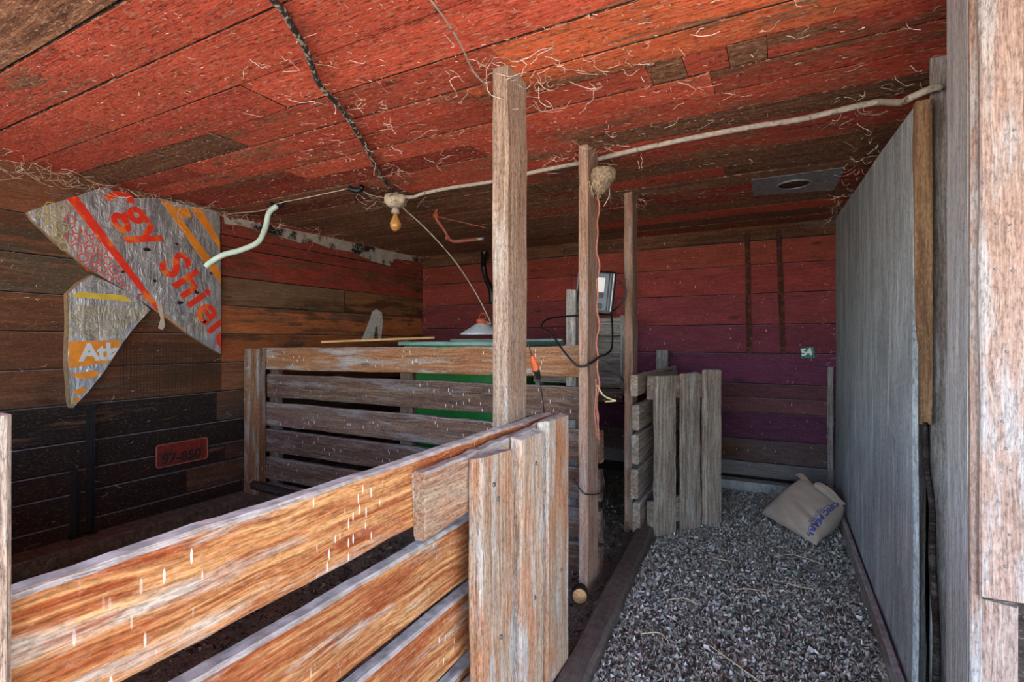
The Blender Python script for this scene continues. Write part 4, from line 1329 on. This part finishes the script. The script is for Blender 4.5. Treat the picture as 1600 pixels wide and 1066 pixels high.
# ------------------------------------------------------------ floor litter, straws, small stump
def litter(name, n, region, size, tints, z0, label, seed):
    r = np.random.default_rng(seed)
    x0, x1, y0, y1 = region
    P = np.stack([r.uniform(x0, x1, n), r.uniform(y0, y1, n)], 1)
    th = r.uniform(0, 2 * np.pi, n)
    L = r.gamma(3.0, size / 3.0, n) + 0.003
    W = L * r.uniform(0.15, 0.6, n)
    tilt = r.normal(0, 0.30, (n, 2))
    cs_, sn = np.cos(th), np.sin(th)
    V4 = np.zeros((n, 4, 3))
    for k, (a, b) in enumerate(((-1, -0.7), (1, -1), (0.8, 1), (-0.9, 0.8))):
        lx, ly = a * L / 2, b * W / 2
        V4[:, k, 0] = P[:, 0] + lx * cs_ - ly * sn
        V4[:, k, 1] = P[:, 1] + lx * sn + ly * cs_
        V4[:, k, 2] = z0 + np.abs(r.normal(0, 0.006, n)) + lx * tilt[:, 0] + ly * tilt[:, 1]
    # follow the floor relief
    for i in range(n):
        x, y = P[i]
        V4[i, :, 2] += 0.008 * (mnoise.noise((x * 2.2, y * 2.2, 0)) + 0.5 * mnoise.noise((x * 9, y * 9, 3)))
    me = bpy.data.meshes.new(name)
    me.vertices.add(n * 4)
    me.vertices.foreach_set('co', V4.reshape(-1))
    me.loops.add(n * 4)
    me.loops.foreach_set('vertex_index', np.arange(n * 4, dtype=np.int32))
    me.polygons.add(n)
    me.polygons.foreach_set('loop_start', np.arange(0, n * 4, 4, dtype=np.int32))
    at = me.color_attributes.new('Tint', 'FLOAT_COLOR', 'POINT')
    T = np.array([lin(t) for t in tints])
    idx = r.integers(0, len(tints), n)
    C = T[idx] * r.uniform(0.7, 1.15, (n, 1))
    C[:, 3] = 1
    at.data.foreach_set('color', np.repeat(C, 4, 0).reshape(-1))
    me.update()
    me.validate()
    me.materials.append(M_litter)
    o = bpy.data.objects.new(name, me)
    link(o, M.Identity(4))
    return tag(o, label, 'litter', kind='stuff')


GT = [(160, 162, 154), (144, 147, 138), (180, 182, 172), (124, 127, 118), (198, 198, 190), (106, 108, 100), (166, 160, 144)]
litter('aisle_litter', 60000, (-0.60, 0.32, 1.0, 4.14), 0.008, GT + GT + [(206, 204, 200)], 0.006, 'grey wood chip litter covering the aisle floor', 1)
litter('pen_litter', 20000, (-3.05, -0.60, 0.3, 4.15), 0.014, [(92, 84, 76), (70, 62, 56), (112, 102, 92), (140, 130, 120), (56, 50, 46)], 0.006, 'dark chip litter covering the pen floors', 2)
litter('pale_chips', 900, (-0.55, 0.31, 2.0, 4.1), 0.011, [(226, 226, 224), (206, 208, 208), (190, 188, 182)], 0.012, 'pale shell chips scattered over the aisle floor', 3)

fsx = [((-0.235, 1.95), (-0.13, 1.86), (-0.05, 1.80)), ((-0.20, 2.42), (-0.10, 2.46), (-0.02, 2.44)), ((-0.33, 2.75), (-0.25, 2.72), (-0.2, 2.74)), ((0.02, 2.6), (0.1, 2.58), (0.17, 2.62)), ((-0.42, 2.2), (-0.36, 2.24), (-0.3, 2.22)),
       ((-0.02, 2.9), (0.05, 2.95), (0.15, 2.93)), ((-0.46, 1.9), (-0.40, 1.93), (-0.36, 1.90))]
SLAB = ['longest pale straw stalk lying on the near part of the aisle floor', 'pale straw stalk on the floor midway along the aisle', 'straw stalk on the floor in front of the small grey gate', 'straw stalk on the floor nearest to the plywood kick board',
        'straw stalk on the floor beside the middle of the dark threshold plank', 'straw stalk on the floor just in front of the feed bag', 'straw stalk beside the near end of the dark threshold plank']
for i, q in enumerate(fsx):
    s_ = tube('straw_stalk', [(a, b, 0.016 + 0.004 * (k % 2)) for k, (a, b) in enumerate(q)], 0.0022, M_straw, sides=5)
    tag(s_, SLAB[i], 'straw', 'straw stalks on the aisle floor')

sm = empty('round_stump', (-0.742, 1.985, 0.0), 'small round cut log end beside foot of the brown post', 'log')
lathe('bark', [(0.030, -0.06), (0.033, -0.05), (0.034, 0.0), (0.031, 0.004)], (-0.742, 2.02, 0.038), M_bark, sm, 20, axis=(0.35, -1, 0.1))
lathe('cut_face', [(0.029, 0.0), (0.029, 0.003)], V((-0.742, 2.02, 0.038)) + V((0.35, -1, 0.1)).normalized() * 0.004, M_lath, sm, 20, axis=(0.35, -1, 0.1))

# ------------------------------------------------------------ cobwebs and dust strands
def strands(name, spots, label, mat, r0=(0.0006, 0.0014)):
    vs_, fs = [], []
    for (c, spread, n, ln, sag) in spots:
        for _ in range(int(n * 0.75)):
            p = V(c) + V((random.gauss(0, spread[0]), random.gauss(0, spread[1]), random.gauss(0, spread[2])))
            p.z = min(p.z, CEIL - 0.010)
            d = V((random.gauss(0, 1), random.gauss(0, 1), random.gauss(0, 0.25))).normalized()
            L = ln * random.uniform(0.3, 1.4)
            pts = []
            m = 8 if L > 0.04 else 3
            q = p.copy()
            for k in range(m):
                t = k / (m - 1)
                d = (d + V((random.gauss(0, 0.45), random.gauss(0, 0.45), random.gauss(0, 0.12))) * (1 if m > 3 else 0.5)).normalized()
                q = q + d * (L / m)
                e = V((max(q.x, XL + 0.02), min(q.y, YB - 0.02), min(q.z - sag * math.sin(math.pi * t), CEIL - 0.008)))
                pts.append(e)
            tube_geo(pts, random.uniform(*r0), 3, vs_, fs, cap=False)
    return tag(mk(name, vs_, fs, mat), label, 'cobweb', kind='stuff')


strands('dust_specks', [((-0.6, 1.6, CEIL - 0.010), (0.9, 0.7, 0.001), 1700, 0.018, 0.0), ((-1.9, 1.6, CEIL - 0.010), (0.8, 0.9, 0.001), 1100, 0.018, 0.0), ((-0.6, 2.9, CEIL - 0.010), (0.9, 0.7, 0.001), 500, 0.02, 0.0)],
        'pale specks and short dusty threads clinging to the red ceiling', M_web, (0.0004, 0.0009))
spots = [((-0.70, 1.50, 1.925), (0.07, 0.07, 0.016), 34, 0.11, 0.012), ((-0.55, 1.58, 1.945), (0.20, 0.12, 0.006), 34, 0.10, 0.005),
         ((-0.85, 1.40, 1.945), (0.10, 0.08, 0.006), 25, 0.12, 0.006), ((-0.75, 2.2, 1.93), (0.12, 0.1, 0.012), 40, 0.10, 0.01),
         ((-0.76, 2.95, 1.92), (0.06, 0.06, 0.02), 30, 0.09, 0.01), ((-2.0, 2.33, 1.935), (0.14, 0.12, 0.008), 50, 0.10, 0.006),
         ((-1.35, 1.3, 1.946), (0.12, 0.22, 0.003), 60, 0.10, 0.002), ((-1.65, 1.75, 1.946), (0.12, 0.25, 0.003), 50, 0.10, 0.002),
         ((-0.2, 1.75, 1.948), (0.35, 0.3, 0.003), 60, 0.08, 0.002), ((0.31, 3.3, 1.92), (0.03, 0.5, 0.02), 60, 0.10, 0.015), ((0.30, 2.2, 1.92), (0.06, 0.12, 0.02), 30, 0.1, 0.01)]
strands('ceiling_cobwebs', spots, 'tangled dusty cobwebs around post tops and cables on the ceiling', M_web, (0.0005, 0.0011))
spots = []
for i in range(22):
    y = 0.9 + i * 0.15
    spots.append(((XL + 0.05, y, 1.925), (0.04, 0.08, 0.022), 16 if y < 2.2 else 9, 0.16, 0.02))
spots += [((XL + 0.05, 4.15, 1.6), (0.03, 0.03, 0.25), 24, 0.08, 0.0), ((0.31, 4.17, 1.2), (0.015, 0.02, 0.35), 40, 0.07, 0.0), ((XL + 0.06, 1.3, 1.0), (0.015, 0.5, 0.35), 60, 0.05, 0.0)]
spots += [((-0.6, YB - 0.025, 1.3), (0.6, 0.003, 0.35), 110, 0.022, 0.0)]
strands('corner_cobwebs', spots, 'grey cobwebs along the wall corners under the ceiling', M_web, (0.0004, 0.0010))
